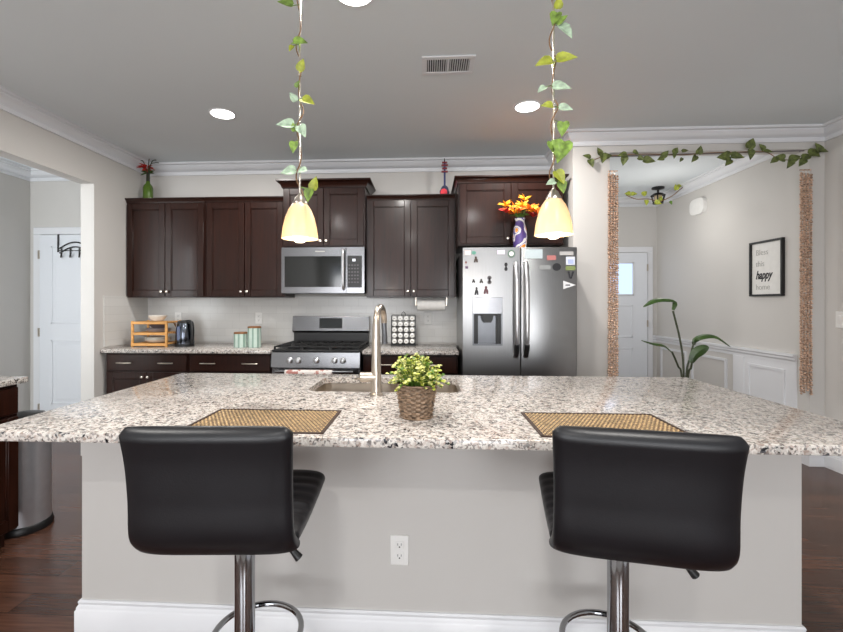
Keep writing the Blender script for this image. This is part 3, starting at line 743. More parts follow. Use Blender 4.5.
obj('clock_display', bx(-.675, -.648, MY-.005, MY-.002, 1.70, 1.722), 'led', pnl)
for i in range(4):
    for j in range(6):
        x = -.712+i*.026; z = 1.665-j*.031
        obj('key', bx(x, x+.014, MY-.005, MY-.002, z-.006, z+.006), mat('key_grey', (92, 88, 92), .5) if (i == 0 and j == 0) else bpy.data.materials['key_grey'], pnl)
obj('name_mark', bx(-1.02, -.93, MY-.001, MY+.002, 1.787, 1.797), 'grey_txt', md_)
obj('vent_grille', bx(mx0+.01, mx1-.01, MY+.01, MY+.10, mz0-.006, mz0), 'black', t)

# ------------------------------------------------------------------ things on the back worktops
ZT = .915
# bamboo plate rack
t = thing('plate_rack', 'three-tier bamboo rack with bowls and plates on the left worktop', 'rack', (-2.55, 4.03, ZT))
bm = BM()
rx0, rx1, ry0, ry1 = -2.73, -2.388, 3.92, 4.17
for x in (rx0, rx1-.02):
    for y in (ry0, ry1-.02): add_box(bm, x, x+.02, y, y+.02, ZT, 1.155, .003)
obj('frame', bm, 'bamboo', t)
for z in (.945, 1.045, 1.145):
    bm = BM(); add_box(bm, rx0, rx1, ry0-.002, ry0+.012, z-.02, z+.004, .002); add_box(bm, rx0, rx1, ry1-.012, ry1+.002, z-.02, z+.004, .002)
    for k in range(8): add_box(bm, rx0+.002, rx1-.002, ry0+.012+k*.029, ry0+.033+k*.029, z-.006, z+.003)
    obj('shelf', bm, 'bamboo', t)
def bowl_bm(c, r, h, fl=.45):
    bm = BM(); return add_lathe(bm, c, [(r*fl, 0), (r*.75, h*.3), (r, h), (r-.004, h), (r*.72, h*.36), (r*fl*.9, .006), (0.001, .006)], 28)
tag(obj('bowl', bowl_bm((-2.55, 4.04, 1.149), .082, .055), 'porcelain'), 'white bowl on the top of the bamboo rack', 'bowl')
for k in range(2):
    tag(obj('plate', bowl_bm((-2.54, 4.04, 1.049+k*.012), .115, .024), mat('grey_plate', (188, 184, 188), .3)), 'grey plate, %s of the two on the middle shelf of the bamboo rack' % ('lower', 'upper')[k], 'plate', 'plates in the bamboo rack')
tag(obj('bowl', bowl_bm((-2.54, 4.04, 1.079), .08, .04), mat('dark_bowl', (104, 92, 92), .4)), 'small dark bowl on the two grey plates in the bamboo rack', 'bowl')
for k in range(3):
    tag(obj('plate', bowl_bm((-2.545, 4.04, .949+k*.012), .118, .03), 'porcelain'), 'white plate, %s of three on the bottom shelf of the bamboo rack' % ('lowest', 'middle', 'topmost')[k], 'plate', 'plates in the bamboo rack')
# kettle
kx, ky = -2.275, 4.02
t = thing('electric_kettle', 'black and steel electric kettle beside the bamboo rack', 'kettle', (kx, ky, ZT))
bm = BM(); add_lathe(bm, (kx, ky, ZT+.022), [(.0, 0), (.082, 0), (.084, .01), (.078, .12), (.066, .19), (.062, .2), (0, .2)], 32, False, False); obj('body', bm, 'kettle', t)
bm = BM(); add_lathe(bm, (kx, ky, ZT), [(.0, 0), (.085, 0), (.086, .018), (.08, .0218), (0, .0218)], 32, False, False); obj('base', bm, 'black', t)
bm = BM(); add_lathe(bm, (kx, ky, ZT+.2225), [(.0, 0), (.064, 0), (.06, .014), (.02, .022), (0, .022)], 28, False, False); obj('lid', bm, 'black', t)
bm = BM(); add_tube(bm, bez([(kx+.03, ky-.03, ZT+.23), (kx+.085, ky-.04, ZT+.225), (kx+.10, ky-.045, ZT+.15), (kx+.092, ky-.04, ZT+.06), (kx+.07, ky-.03, ZT+.04)], 5), .017, 10); obj('handle', bm, 'black', t)
bm = BM(); add_prism(bm, [(kx-.064, ZT+.215), (kx-.10, ZT+.222), (kx-.064, ZT+.16)], 'y', ky-.02, ky+.02); obj('spout', bm, 'chrome', t)
bm = bx(kx-.03, kx-.0, ky-.083, ky-.07, ZT+.06, ZT+.19, .004); obj('water_gauge', bm, mat('blue_gauge', (60, 74, 108), .2), t, label='dark blue water window')
# canisters
for x, h, r, lb in ((-1.712, .125, .06, 'shorter mint green striped canister with wooden lid, left of the pair'), (-1.582, .178, .06, 'taller mint green striped canister with wooden lid, beside the range')):
    t = thing('canister', lb, 'canister', (x, 3.96, ZT), 'mint canisters on the worktop')
    bm = BM(); pr = []
    seg = 48
    rings = []
    for z in (0, .004, h-.004, h):
        rr_ = r-(.003 if z in (0, h) else 0)
        rings.append([bm.verts.new((x+(rr_-(.0016 if k % 2 else 0))*math.cos(2*PI*k/seg), 3.96+(rr_-(.0016 if k % 2 else 0))*math.sin(2*PI*k/seg), ZT+z)) for k in range(seg)])
    for A, B in zip(rings, rings[1:]):
        for k in range(seg): bm.faces.new((A[k], A[(k+1) % seg], B[(k+1) % seg], B[k]))
    bm.faces.new(rings[0][::-1]); bm.faces.new(rings[-1])
    
    bm.faces.ensure_lookup_table()
    for fc in bm.faces:
        if len(fc.verts) == 4:
            an = math.atan2(fc.calc_center_median().y-3.96, fc.calc_center_median().x-x); fc.material_index = 1 if int((an+PI)/(2*PI)*24) % 3 == 0 else 0
    obj('tin', bm, ['mint', 'mint2'], t, 10)
    bm = BM(); add_lathe(bm, (x, 3.96, ZT+h), [(.0, 0), (r, 0), (r, .012), (r-.004, .015), (0, .015)], 32, False, False); obj('lid', bm, 'lidwood', t)
# spice carousel with white-lidded jars
t = thing('spice_rack', 'black wire rack holding rows of white-capped jars under the right cabinet', 'rack', (-.225, 4.22, ZT))
bm = BM(); bx_ = -.332
for x in (-.338, -.112): add_box(bm, x-.003, x+.003, 4.17, 4.25, ZT, 1.20)
for j in range(6):
    z = ZT+.018+j*.0545
    for y in (4.175, 4.245): add_cyl(bm, (-.338, y, z), (-.112, y, z), .0025, 6)
add_box(bm, -.345, -.105, 4.15, 4.26, ZT, ZT+.012, .002)
add_tube(bm, [(-.245, 4.21, 1.195), (-.24, 4.21, 1.225), (-.225, 4.21, 1.238), (-.21, 4.21, 1.225), (-.205, 4.21, 1.195)], .003, 6)
obj('frame', bm, 'black', t)
def jar_label(i, j):
    return 'white-capped spice jar, %s in the %s row of the black rack' % (('leftmost', 'second from left', 'second from right', 'rightmost')[i], ('bottom', 'second lowest', 'middle', 'second highest', 'top')[j])
first = None
for i in range(4):
    for j in range(5):
        x = -.309+i*.0560; z = ZT+.018+.0255+j*.0545
        if first is None:
            first = thing('spice_jar', jar_label(0, 0), 'jar', (x, 4.21, z-.0222), 'white-capped jars in the spice rack')
            bm = BM(); add_tube(bm, [(x, 4.247, z), (x, 4.185, z)], .019, 14); obj('glass', bm, mat('jar_contents', (70, 52, 40), .2), first)
            bm = BM(); add_tube(bm, [(x, 4.184, z), (x, 4.166, z), (x, 4.164, z)], [.0225, .0225, .020], 20); cap = obj('cap', bm, 'white', first)
            obj('mark', bx(x-.009, x+.009, 4.1632, 4.164, z-.004, z+.004), 'grey_txt', cap)
        else:
            c_ = copy_tree(first); c_.location = (x, 4.21, z-.0222)
            c_['label'] = jar_label(i, j)
# paper towel under the cabinet
t = thing('paper_towel_holder', 'under-cabinet holder with a white paper towel roll', 'paper towel holder', (.04, 4.16, 1.25))
bm = BM(); add_cyl(bm, (-.09, 4.16, 1.305), (.17, 4.16, 1.305), .052, 28); obj('paper_roll', bm, 'paper', t)
bm = BM()
for x in (-.105, .183): add_box(bm, x-.004, x+.004, 4.145, 4.175, 1.295, 1.387)
add_cyl(bm, (-.105, 4.16, 1.305), (.183, 4.16, 1.305), .008, 10); obj('bracket', bm, 'nickel', t)
# wall outlets
def outlet(x, y, z, label, axis='y', wd=.07, ht=.114, toggles=2):
    t = thing('wall_outlet', label, 'outlet', (x, y, z-ht/2))
    if axis == 'y':
        pl = obj('cover_plate', bx(x-wd/2, x+wd/2, y-.006, y, z-ht/2, z+ht/2, .002), 'white', t)
        for s in (.021, -.021):
            k = obj('socket', bx(x-.017, x+.017, y-.008, y-.005, z+s-.014, z+s+.014, .002), 'white', t)
            bm = bx(x-.0075, x-.0055, y-.0085, y-.0075, z+s-.002, z+s+.007); add_box(bm, x+.0055, x+.0075, y-.0085, y-.0075, z+s-.002, z+s+.007)
            add_box(bm, x-.0025, x+.0025, y-.0085, y-.0075, z+s-.010, z+s-.005); obj('slot', bm, 'black', k)
    return t
outlet(-.105, 1.685, .372, 'white duplex outlet on the front of the island, between the stools')
outlet(-2.54, YB-.008, 1.17, 'white outlet on the tile splash behind the kettle')
outlet(-1.70, YB-.008, 1.17, 'white outlet on the tile splash above the canisters')
outlet(.01, YB-.008, 1.17, 'white outlet on the tile splash below the paper towel')
t = thing('light_switch', 'white switch plate on the right-hand wall at the photo edge', 'switch', (XR, 3.56, 1.12))
obj('cover_plate', bx(XR-.006, XR, 3.52, 3.64, 1.125, 1.255, .002), 'white', t)
for y in (3.555, 3.605): obj('rocker', bx(XR-.009, XR-.0055, y-.016, y+.016, 1.157, 1.223, .002), 'white', t)

# decorations on the cabinets
bxx, byy, bz = -2.742, 4.19, 2.318
t = thing('flower_bottle', 'green glass bottle with red flowers on the far left wall cabinet', 'bottle', (bxx, byy, bz))
bm = BM(); add_lathe(bm, (bxx, byy, bz), [(0, 0), (.044, 0), (.046, .01), (.046, .13), (.040, .155), (.02, .18), (.017, .2)], 28, False, True); obj('bottle', bm, 'bottle', t)
bm = BM(); add_lathe(bm, (bxx, byy, bz+.2), [(0, 0), (.0172, 0), (.0165, .07), (.019, .072), (.019, .085), (0, .085)], 20, False, False); obj('neck', bm, 'bottle_d', t)
bm = BM(); top_ = Vector((bxx, byy, bz+.285))
for q, l_ in (((-.28, .02, .10), 1), ((-.10, -.02, .12), 1), ((.03, 0, .15), 1), ((.07, .02, .13), 1), ((.12, -.02, .09), 1)):
    add_tube(bm, bez([top_+Vector((0, 0, -.04)), top_+Vector((q[0]*.3, q[1], q[2]*.8)), top_+Vector((q[0]*.7, q[1], q[2])), top_+Vector((q[0], q[1], q[2]*(.62 if abs(q[0]) > .2 else 1)))], 4), .0042, 6)
obj('stems', bm, 'stalk', t)
bm = BM()
for k in range(22):
    a = random.uniform(0, 2*PI); e = random.uniform(-.6, .9); d = Vector((math.cos(a), math.sin(a), e)); d.z = e
    leaf(bm, top_+Vector((-.012, -.01, .045))+d*.01, d, (0, 0, 1) if abs(e) < .8 else (1, 0, 0), random.uniform(.045, .08), .035, heart=False)
obj('petals', bm, 'red', t)
bm = BM()
for d in ((-1, -.2, .3), (1, -.2, .3), (-.6, -.4, -.3), (.9, -.3, -.1), (.3, -.2, 1)): leaf(bm, top_, d, (0, -1, .3), .075, .02, heart=False)
obj('leaves', bm, 'leaf_p', t)
# guitar ornament
gx, gy = .165, 4.14
t = thing('guitar_ornament', 'small red and blue guitar ornament on the cabinet left of the fridge top', 'ornament', (gx, gy, bz))
bm = BM(); pts = []
for k in range(28):
    a = 2*PI*k/28; r = .040*(1+.12*math.cos(2*a)); pts.append((gx+math.sin(a)*.047*(1 if math.cos(a) < 0 else .8), bz+.052-math.cos(a)*-.052))
add_prism(bm, pts, 'y', gy-.014, gy+.014); obj('body', bm, mat('guitar_navy', (28, 34, 66), .35), t)
bm = BM(); add_prism(bm, [(gx-.008+math.cos(k*PI/8)*.032, bz+.038+math.sin(k*PI/8)*.034) for k in range(16)], 'y', gy-.017, gy-.0135); obj('face', bm, mat('guitar_red', (226, 40, 60), .4), t)
obj('neck', bx(gx-.009, gx+.009, gy-.009, gy+.006, bz+.09, bz+.32, .002), 'navy', t)
bm = BM()
for k, z in enumerate((.235, .265, .295, .32)): add_box(bm, gx-.030+.006*(k % 2), gx+.030-.006*(k % 2), gy-.012, gy+.008, bz+z-.009, bz+z+.007, .003)
obj('peg_head', bm, mat('guitar_maroon', (120, 34, 42), .5), t)
bm = BM(); add_tube(bm, [(gx, gy, bz+.32), (gx-.002, gy, bz+.36)], [.007, .003], 8); obj('tip', bm, 'black', t)
# painted vase with orange flowers on the fridge
vx, vy, vz = .750, 3.60, 1.758
t = thing('flower_vase', 'painted purple and orange vase of orange flowers on top of the refrigerator', 'vase', (vx, vy, vz))
m_v = mat('painted_vase', (225, 216, 214), .3)
nn = m_v.node_tree.nodes; LL = m_v.node_tree.links; rr = [x for x in nn if x.bl_idname == 'ShaderNodeValToRGB'][0]; nzz = [x for x in nn if x.bl_idname == 'ShaderNodeTexNoise'][0]
nzz.inputs['Scale'].default_value = 14; nzz.inputs['Detail'].default_value = 0
e_ = rr.color_ramp.elements; rr.color_ramp.interpolation = 'CONSTANT'
e_[0].position = 0; e_[0].color = lin((84, 66, 128)); e_[1].position = .44; e_[1].color = lin((228, 222, 220))
for p_, c_ in ((.56, (74, 70, 150)), (.60, (228, 222, 220)), (.64, (240, 150, 38)), (.72, (64, 60, 130))): q = e_.new(p_); q.color = lin(c_)
bm = BM(); add_lathe(bm, (vx, vy, vz), [(0, 0), (.046, 0), (.052, .02), (.056, .10), (.050, .165), (.036, .205), (.034, .225), (.042, .245), (.038, .245), (.030, .225), (.0, .20)], 28, False, False); obj('vase', bm, m_v, t)
bm = BM(); fl = Vector((vx, vy, vz+.27)); cols = []
for k in range(17):
    a = k*2.4; r = .03+.095*math.sqrt(k/17); c_ = fl+Vector((r*math.cos(a)*1.25, r*math.sin(a)*.7, .10-.7*r+random.uniform(-.03, .05)))
    mi = 0 if random.random() < .5 else (1 if random.random() < .8 else 2)
    for j in range(7):
        b = j*2*PI/7+k; d = Vector((math.cos(b), math.sin(b)*.8, .9+random.uniform(-.4, .6)))
        leaf(bm, c_, d, (0, -.6, 1), .068, .036, mi, heart=False, curl=.3)
obj('petals', bm, ['orange', 'amber', 'red'], t)
bm = BM()
for k in range(14):
    a = k*.9; leaf(bm, fl+Vector((0, 0, -.012)), (math.cos(a), math.sin(a), .35), (0, 0, 1), .085, .028, heart=False)
for k in range(9):
    a = k*.7; add_tube(bm, [fl+Vector((0, 0, -.06)), fl+Vector((math.cos(a)*.05, math.sin(a)*.04, .05))], .003, 5)
obj('leaves', bm, 'leaf_g', t)

# ------------------------------------------------------------------ things on the island
# reed placemats
def placemat(cx_, cy_, ang, label, wt=.455, dp=.285):
    t = thing('placemat', label, 'placemat', (0, 0, 0), 'reed placemats on the island'); z0 = 0
    bm = bx(-wt/2, wt/2, -dp/2, dp/2, 0, .0015); obj('backing', bm, 'mat_dark', t, 0)
    bm = BM(); nx = 64; ny = 22
    for i in range(nx):
        for j in range(ny):
            x = -wt/2+.008+(wt-.016)*(i+.5)/nx; y = -dp/2+.008+(dp-.016)*(j+.5)/ny; h = .0034 if (i+j) % 2 else .0022
            ww, dd = (.0024, .0042) if (i+j) % 2 else (.0009, .0024)
            bm_v = [bm.verts.new((x+sx*ww, y+sy*dd, zz)) for zz in (.0015, h) for sx, sy in ((-1, -1), (1, -1), (1, 1), (-1, 1))]
            bm.faces.new(bm_v[4:]); 
            for k in range(4): bm.faces.new((bm_v[k], bm_v[(k+1) % 4], bm_v[4+(k+1) % 4], bm_v[4+k]))
    obj('reed_weave', bm, 'mat_tan', t, 0)
    bm = BM()
    for q in ((-wt/2-.003, wt/2+.003, -dp/2-.003, -dp/2+.006), (-wt/2-.003, wt/2+.003, dp/2-.006, dp/2+.003), (-wt/2-.003, -wt/2+.006, -dp/2, dp/2), (wt/2-.006, wt/2+.003, -dp/2, dp/2)): add_box(bm, q[0], q[1], q[2], q[3], 0, .004)
    obj('binding', bm, 'mat_dark', t, 0)
    t.location = (cx_, cy_, .915); t.rotation_euler.z = ang; return t
placemat(-.548, 1.478, 0, 'brown reed placemat on the island in front of the left stool')
placemat(.573, 1.483, 0, 'brown reed placemat on the island in front of the right stool')
# wicker pot with bushy plant
px, py = -.038, 1.56
t = thing('potted_plant', 'small bushy yellow-green plant in a brown wicker pot on the island', 'potted plant', (px, py, .915))
bm = BM(); rows_ = 15; seg = 72; rings = []
for j in range(rows_*3+1):
    z = .118*j/(rows_*3); r0 = .054+.019*(z/.118)
    row = j//3; ph = j % 3
    ring = []
    for k in range(seg):
        a = 2*PI*k/seg; r = r0+(.0045*math.sin(a*12+PI*(row % 2)))*(math.sin(PI*(ph+.01)/3))
        ring.append(bm.verts.new((px+r*math.cos(a), py+r*math.sin(a), .915+z)))
    rings.append(ring)
for A, B in zip(rings, rings[1:]):
    for k in range(seg): bm.faces.new((A[k], A[(k+1) % seg], B[(k+1) % seg], B[k]))
bm.faces.new(rings[0][::-1])
for r, z in ((.074, .117), (.0575, .003)):
    add_tube(bm, [(px+r*math.cos(2*PI*k/36), py+r*math.sin(2*PI*k/36), .915+z) for k in range(36)], .0032, 6, closed=True)
obj('wicker_pot', bm, 'basket', t, 30)
bm = BM(); add_lathe(bm, (px, py, 1.015), [(0, 0), (.068, 0), (.068, .004), (0, .006)], 24, False, False); obj('soil', bm, 'soil', t)
bm = BM(); rnd = random.Random(3)
sb = BM()
for k in range(95):
    a = rnd.uniform(0, 2*PI); el = rnd.uniform(.02, 1.4); rad = rnd.uniform(.08, .118)
    tip = Vector((px+math.cos(a)*math.cos(el)*rad*1.02, py+math.sin(a)*math.cos(el)*rad, 1.025+math.sin(el)*rad*.98+rnd.uniform(-.012, .012)))
    root = Vector((px+math.cos(a)*.03, py+math.sin(a)*.03, 1.015)); mid_ = (root+tip)/2+Vector((0, 0, .02))
    P_ = bez([root, mid_, tip], 3); add_tube(sb, P_, .0012, 4, cap=False)
    for q in range(11):
        f_ = .35+.65*q/10; pt = root.lerp(tip, f_)+Vector((0, 0, .02*math.sin(PI*f_)))
        b = rnd.uniform(0, 2*PI); d = Vector((math.cos(b), math.sin(b), rnd.uniform(-.1, .9)))
        leaf(bm, pt, d, (rnd.uniform(-.3, .3), rnd.uniform(-.6, 0), 1), rnd.uniform(.010, .016), rnd.uniform(.012, .017), rnd.choice((0, 0, 1, 1, 1, 2)), heart=False)
obj('foliage', bm, ['leaf_y', 'leaf_c', 'leaf_g'], t, 0); obj('stems', sb, 'leaf_g', t)

# trash can
tx, ty = -2.375, 2.47
t = thing('trash_can', 'cylindrical stainless trash can with black base at the end of the left cabinet', 'trash can', (tx, ty, 0))
bm = BM(); add_lathe(bm, (tx, ty, .045), [(0, 0), (.131, 0), (.131, .56), (0, .56)], 40, False, False); obj('bin_body', bm, mat('bin_steel', (196, 198, 204), .34, .75), t)
bm = BM(); add_lathe(bm, (tx, ty, 0), [(0, 0), (.140, 0), (.143, .01), (.137, .04), (.133, .0448), (0, .0448)], 40, False, False); obj('base_ring', bm, 'black', t)
bm = BM(); add_lathe(bm, (tx, ty, .6055), [(0, 0), (.129, 0), (.129, .03), (.10, .06), (0, .075)], 40, False, False); obj('lid', bm, 'black', t)

# ------------------------------------------------------------------ pendants with vines
def pendant(x, z0, label, y=1.76):
    t = thing('pendant_lamp', label, 'pendant lamp', (x, y, CH), 'pendant lamps over the island')
    q_ = .94
    prof = [(.0, .145), (.022, .145), (.034, .138), (.048, .118), (.062, .085), (.072, .045), (.0765, .012), (.078, 0)]
    prof = [(r*q_, z) for r, z in prof]
    inn = [(r-.003 if r > .005 else 0, z-.003 if z > .1 else z) for r, z in prof[::-1]]
    bm = BM(); add_lathe(bm, (x, y, z0), prof[1:]+[(r*q_, z) for r, z in ((.075, .0), (.0735, .012), (.069, .045), (.059, .084), (.045, .116), (.031, .134), (.02, .141))], 48, False, False); obj('shade', bm, 'shade', t, 60)
    bm = BM(); add_lathe(bm, (x, y, z0+.139), [(0, 0), (.030, 0), (.030, .008), (.024, .016), (.018, .03), (.009, .038), (.006, .045), (0, .045)], 24, False, False); obj('cap', bm, 'nickel', t)
    bm = BM(); add_cyl(bm, (x, y, z0+.18), (x, y, CH-.02), .0042, 10)
    for z in (2.25,): add_cyl(bm, (x, y, z-.012), (x, y, z+.012), .007, 10)
    obj('rod', bm, 'knob', t)
    bm = BM(); add_lathe(bm, (x, y, CH-.024), [(0, 0), (.03, 0), (.058, .012), (.062, .024), (0, .024)], 28, False, False); obj('canopy', bm, 'nickel', t)
    bm = BM(); add_lathe(bm, (x, y, z0-.018), [(0, .002), (.016, .004), (.028, .016), (.033, .034), (.028, .056), (.014, .085), (.013, .13), (0, .13)], 20, False, False); obj('bulb', bm, 'bulb', t)
    l = bpy.data.lights.new('pendant_light', 'POINT'); l.energy = PENDANT_W; l.color = (1, .82, .62); l.shadow_soft_size = .03
    lo = bpy.data.objects.new('pendant_light', l); C.objects.link(lo); lo.location = (x, y, z0-.055)
    return t
PX1, PX2, PZ1, PZ2 = -.515, .497, 1.578, 1.585
pendant(PX1, PZ1, 'glowing bell-shaped pendant lamp on the left, in front of the microwave cabinet')
pendant(PX2, PZ2, 'glowing bell-shaped pendant lamp on the right, in front of the refrigerator top')
def rodvine(x, z0, name_label, leaves, seed):
    rnd = random.Random(seed); y = 1.76
    t = thing('ivy_garland', name_label, 'garland', (x, y, z0), 'ivy garlands wound round the pendant rods')
    bm = BM(); pts = []
    n = 110
    for k in range(n):
        f_ = k/(n-1); z = z0+.16+(CH-.03-z0-.16)*f_; a = f_*2*PI*5.5; r = .010+.006*math.sin(f_*23)
        pts.append((x+r*math.cos(a), y+r*math.sin(a), z))
    add_tube(bm, pts, .0028, 6); obj('vine_stem', bm, 'vine', t)
    bm = BM(); st = BM()
    for (u, v, L, ang, mi) in leaves:
        c = at(u, v, y-.012); a = math.radians(ang); d = Vector((math.cos(a), -.25, math.sin(a)))
        c0 = c-Vector((math.cos(a), 0, math.sin(a)))*(L*.5)
        leaf(bm, c0, d, (.25*rnd.uniform(-1, 1), -1, .45), L, L*.78, mi, curl=.12)
        add_tube(st, [(x+.004*(1 if c0.x > x else -1), y, c0.z+.012), tuple(c0)], .0016, 5)
    obj('leaves', bm, ['leaf_v', 'leaf_w', 'leaf_y'], t, 0); obj('leaf_stalks', st, 'leaf_g', t)
rodvine(PX1, PZ1, 'variegated ivy garland wound round the rod of the left pendant lamp',
        [(285, 4, .062, 165, 0), (301, 43, .066, -8, 0), (291, 49, .03, -120, 2), (302, 65, .05, 70, 2), (293, 97, .042, 120, 1), (309, 102, .062, -25, 2),
         (285, 125, .07, 178, 1), (303, 132, .058, -60, 1), (294, 127, .036, 100, 0), (294, 148, .05, -95, 0), (288, 172, .062, 190, 1), (302, 171, .04, 200, 1), (315, 183, .055, 75, 2), (309, 196, .056, -100, 0), (298, 84, .03, 60, 0)], 5)
rodvine(PX2, PZ2, 'variegated ivy garland wound round the rod of the right pendant lamp',
        [(558, 3, .046, 90, 2), (554, 20, .06, -110, 0), (562, 20, .05, 40, 0), (566, 33, .075, -50, 1), (543, 64, .075, 195, 2), (567, 59, .078, 5, 2), (562, 88, .072, -8, 1),
         (541, 90, .04, 215, 1), (546, 106, .05, 180, 2), (566, 109, .055, -12, 1), (562, 130, .062, -100, 0), (560, 153, .095, -110, 0), (554, 150, .07, -70, 0), (560, 178, .062, -60, 2), (550, 183, .04, 200, 1), (562, 188, .05, -80, 0)], 9)

# ------------------------------------------------------------------ ceiling fittings
for (x, y, lb) in ((-1.53, 3.22, 'round recessed ceiling light at left, above the wall cabinets'), (.723, 3.22, 'round recessed ceiling light left of the right pendant rod'), (-.333, 2.0, 'recessed ceiling light at the top edge of the photo')):
    t = thing('recessed_light', lb, 'ceiling light', (x, y, CH), 'recessed ceiling lights')
    bm = BM(); add_lathe(bm, (x, y, CH-.006), [(.084, .0065), (.084, 0), (.092, 0), (.097, .006)], 36, False, False); obj('trim_ring', bm, 'trim', t)
    bm = BM(); add_lathe(bm, (x, y, CH-.004), [(0, 0), (.084, 0), (.084, .004), (0, .004)], 36, False, False); obj('lens', bm, 'disc', t)
for (x, y) in ((-1.53, 3.22), (.723, 3.22), (-.333, 2.0), (-1.53, .4), (.723, .4), (-.333, -1.2)):
    l = bpy.data.lights.new('downlight', 'AREA'); l.shape = 'DISK'; l.size = .12; l.energy = DOWNLIGHT_W; l.color = (1, .97, .93)
    lo = bpy.data.objects.new('downlight', l); C.objects.link(lo); lo.location = (x, y, CH-.012)
t = thing('ceiling_vent', 'white louvred air vent in the ceiling between the two pendants', 'vent', (.125, 2.63, CH))
vx0, vx1, vy0, vy1 = -.03, .28, 2.535, 2.735
bm = BM()
for q in ((vx0, vx1, vy0, vy0+.03), (vx0, vx1, vy1-.03, vy1), (vx0, vx0+.03, vy0+.03, vy1-.03), (vx1-.03, vx1, vy0+.03, vy1-.03), (.118, .132, vy0+.03, vy1-.03)):
    add_box(bm, q[0], q[1], q[2], q[3], CH-.008, CH, .002)
obj('frame', bm, 'trim', t)
obj('duct_shade', bx(vx0+.03, vx1-.03, vy0+.03, vy1-.03, CH-.001, CH-.0002), 'black', t)  # flat black sheet painting the darkness behind the louvres
bm = BM()
for a, b in ((vx0+.03, .118), (.132, vx1-.03)):
    for k in range(9):
        x = a+(b-a)*(k+.5)/9; add_prism(bm, [(x-.002, CH-.001), (x+.001, CH-.001), (x+.004, CH-.007), (x+.001, CH-.007)], 'y', vy0+.03, vy1-.03)
obj('louvres', bm, 'trim', t)

# ------------------------------------------------------------------ foyer
# artificial vine along the opening head
def garland(name_label, y, spine, leaves, m_leaf, group, cat='garland', r=.0035, sm='vine', seed=1, scale=1.0):
    rnd = random.Random(seed)
    P_ = [at(u, v, y) for u, v in spine]
    t = thing('leaf_garland', name_label, cat, tuple(P_[0]))
    bm = BM(); add_tube(bm, bez(P_, 5), r, 6); obj('vine_stem', bm, sm, t)
    bm = BM()
    for (u, v, L, ang, mi) in leaves:
        L *= scale; c = at(u, v, y-.012); a = math.radians(ang); d = Vector((math.cos(a), rnd.uniform(-.4, .1), math.sin(a))); c0 = c-Vector((math.cos(a), 0, math.sin(a)))*(L*.5)
        leaf(bm, c0, d, (rnd.uniform(-.3, .3), -1, rnd.uniform(0, .6)), L, L*.8, mi, curl=.12)
    obj('leaves', bm, m_leaf, t, 0); return t
YG = 3.722
rod = BM(); a_ = at(607, 156.6, YG); b_ = at(804, 150.6, YG); add_cyl(rod, (a_.x, YG, a_.z), (b_.x, YG, b_.z), .006, 12)
add_cyl(rod, (a_.x+.02, YG, a_.z), (a_.x+.02, YO, a_.z), .005, 8); add_cyl(rod, (b_.x-.02, YG, b_.z), (b_.x-.02, YO, b_.z), .005, 8)
tag(obj('curtain_rod', rod, mat('grey_rod', (132, 128, 130), .4, .6)), 'thin grey rod across the head of the foyer opening', 'rod')
garland('olive green artificial ivy garland strung along the head of the foyer opening', YG-.012,
        [(590, 162), (602, 157), (622, 155), (650, 154), (680, 155), (706, 153), (740, 152), (765, 152), (777, 158), (790, 160), (805, 157), (822, 151)],
        [(586, 157, .06, 160, 0), (591, 164, .06, -70, 0), (599, 151, .055, 110, 0), (602, 159, .08, -100, 0), (608, 156, .06, 20, 0), (622, 155, .06, 185, 0), (624, 161, .06, -100, 0), (636, 153, .045, -30, 0),
         (641, 159, .045, -30, 0), (649, 161, .075, -10, 0), (665, 154, .055, 50, 0), (660, 159, .045, 200, 0), (676, 150, .05, 55, 0), (685, 151, .04, 10, 0), (699, 150, .055, 80, 0), (694, 159, .05, 235, 0), (681, 160, .03, 240, 0),
         (674, 156, .04, -90, 0), (723, 157, .085, 185, 0), (727, 163, .06, 230, 0), (737, 157, .08, -10, 0), (751, 143, .075, 65, 0), (750, 155, .07, -90, 0), (761, 147, .05, 130, 0), (768, 152, .05, -10, 0),
         (779, 158, .07, 170, 0), (773, 161, .05, 215, 0), (789, 164, .07, 245, 0), (795, 158, .07, 20, 0), (801, 163, .06, 230, 0), (808, 156, .07, 30, 0), (815, 152, .08, 20, 0), (818, 147, .07, 110, 0), (824, 151, .05, -10, 0), (817, 155, .05, -30, 0)],
        ['leaf_d'], None, scale=1.25)
# bead curtains gathered at both sides
def beads(x0, x1, y, z1, z0, label, seed):
    rnd = random.Random(seed); bm = BM(); n = 7
    for i in range(n):
        x = x0+(x1-x0)*(i+.5)/n; zz = z1-rnd.uniform(0, .03); end = z0-rnd.uniform(-.03, .04)
        yy = y+(.008 if i % 2 else -.008)
        while zz > end:
            r = rnd.choice((.0115, .014, .010)); s = rnd.uniform(.8, 1.15)
            q = bmesh.ops.create_icosphere(bm, subdivisions=1, radius=r)['verts']
            dx = rnd.uniform(-.002, .002)
            for v in q: v.co = Vector((x+dx+v.co.x*s, yy+v.co.y, zz+v.co.z*.85))
            zz -= r*1.5
        add_tube(bm, [(x, yy, z1+.02), (x, yy, end)], .001, 4)
    add_cyl(bm, (x0, y, z1+.02), (x1, y, z1+.02), .005, 8)
    add_cyl(bm, ((x0+x1)/2, y, z1+.02), ((x0+x1)/2, YO+.001, z1+.02), .004, 6)
    o = obj('bead_curtain', bm, 'brass', smooth=0); tag(o, label, 'bead curtain', kind='stuff'); return o
l0, l1 = at(608, 168, YO-.02), at(617.5, 168, YO-.02)
r0, r1 = at(799.5, 168, YO-.02), at(811, 168, YO-.02)
beads(l0.x, l1.x, YO-.02, 2.39, .70, 'copper sequin bead curtain gathered at the left side of the foyer opening', 1)
beads(r0.x, r1.x, YO-.02, 2.375, .62, 'copper sequin bead curtain gathered at the right side of the foyer opening', 2)
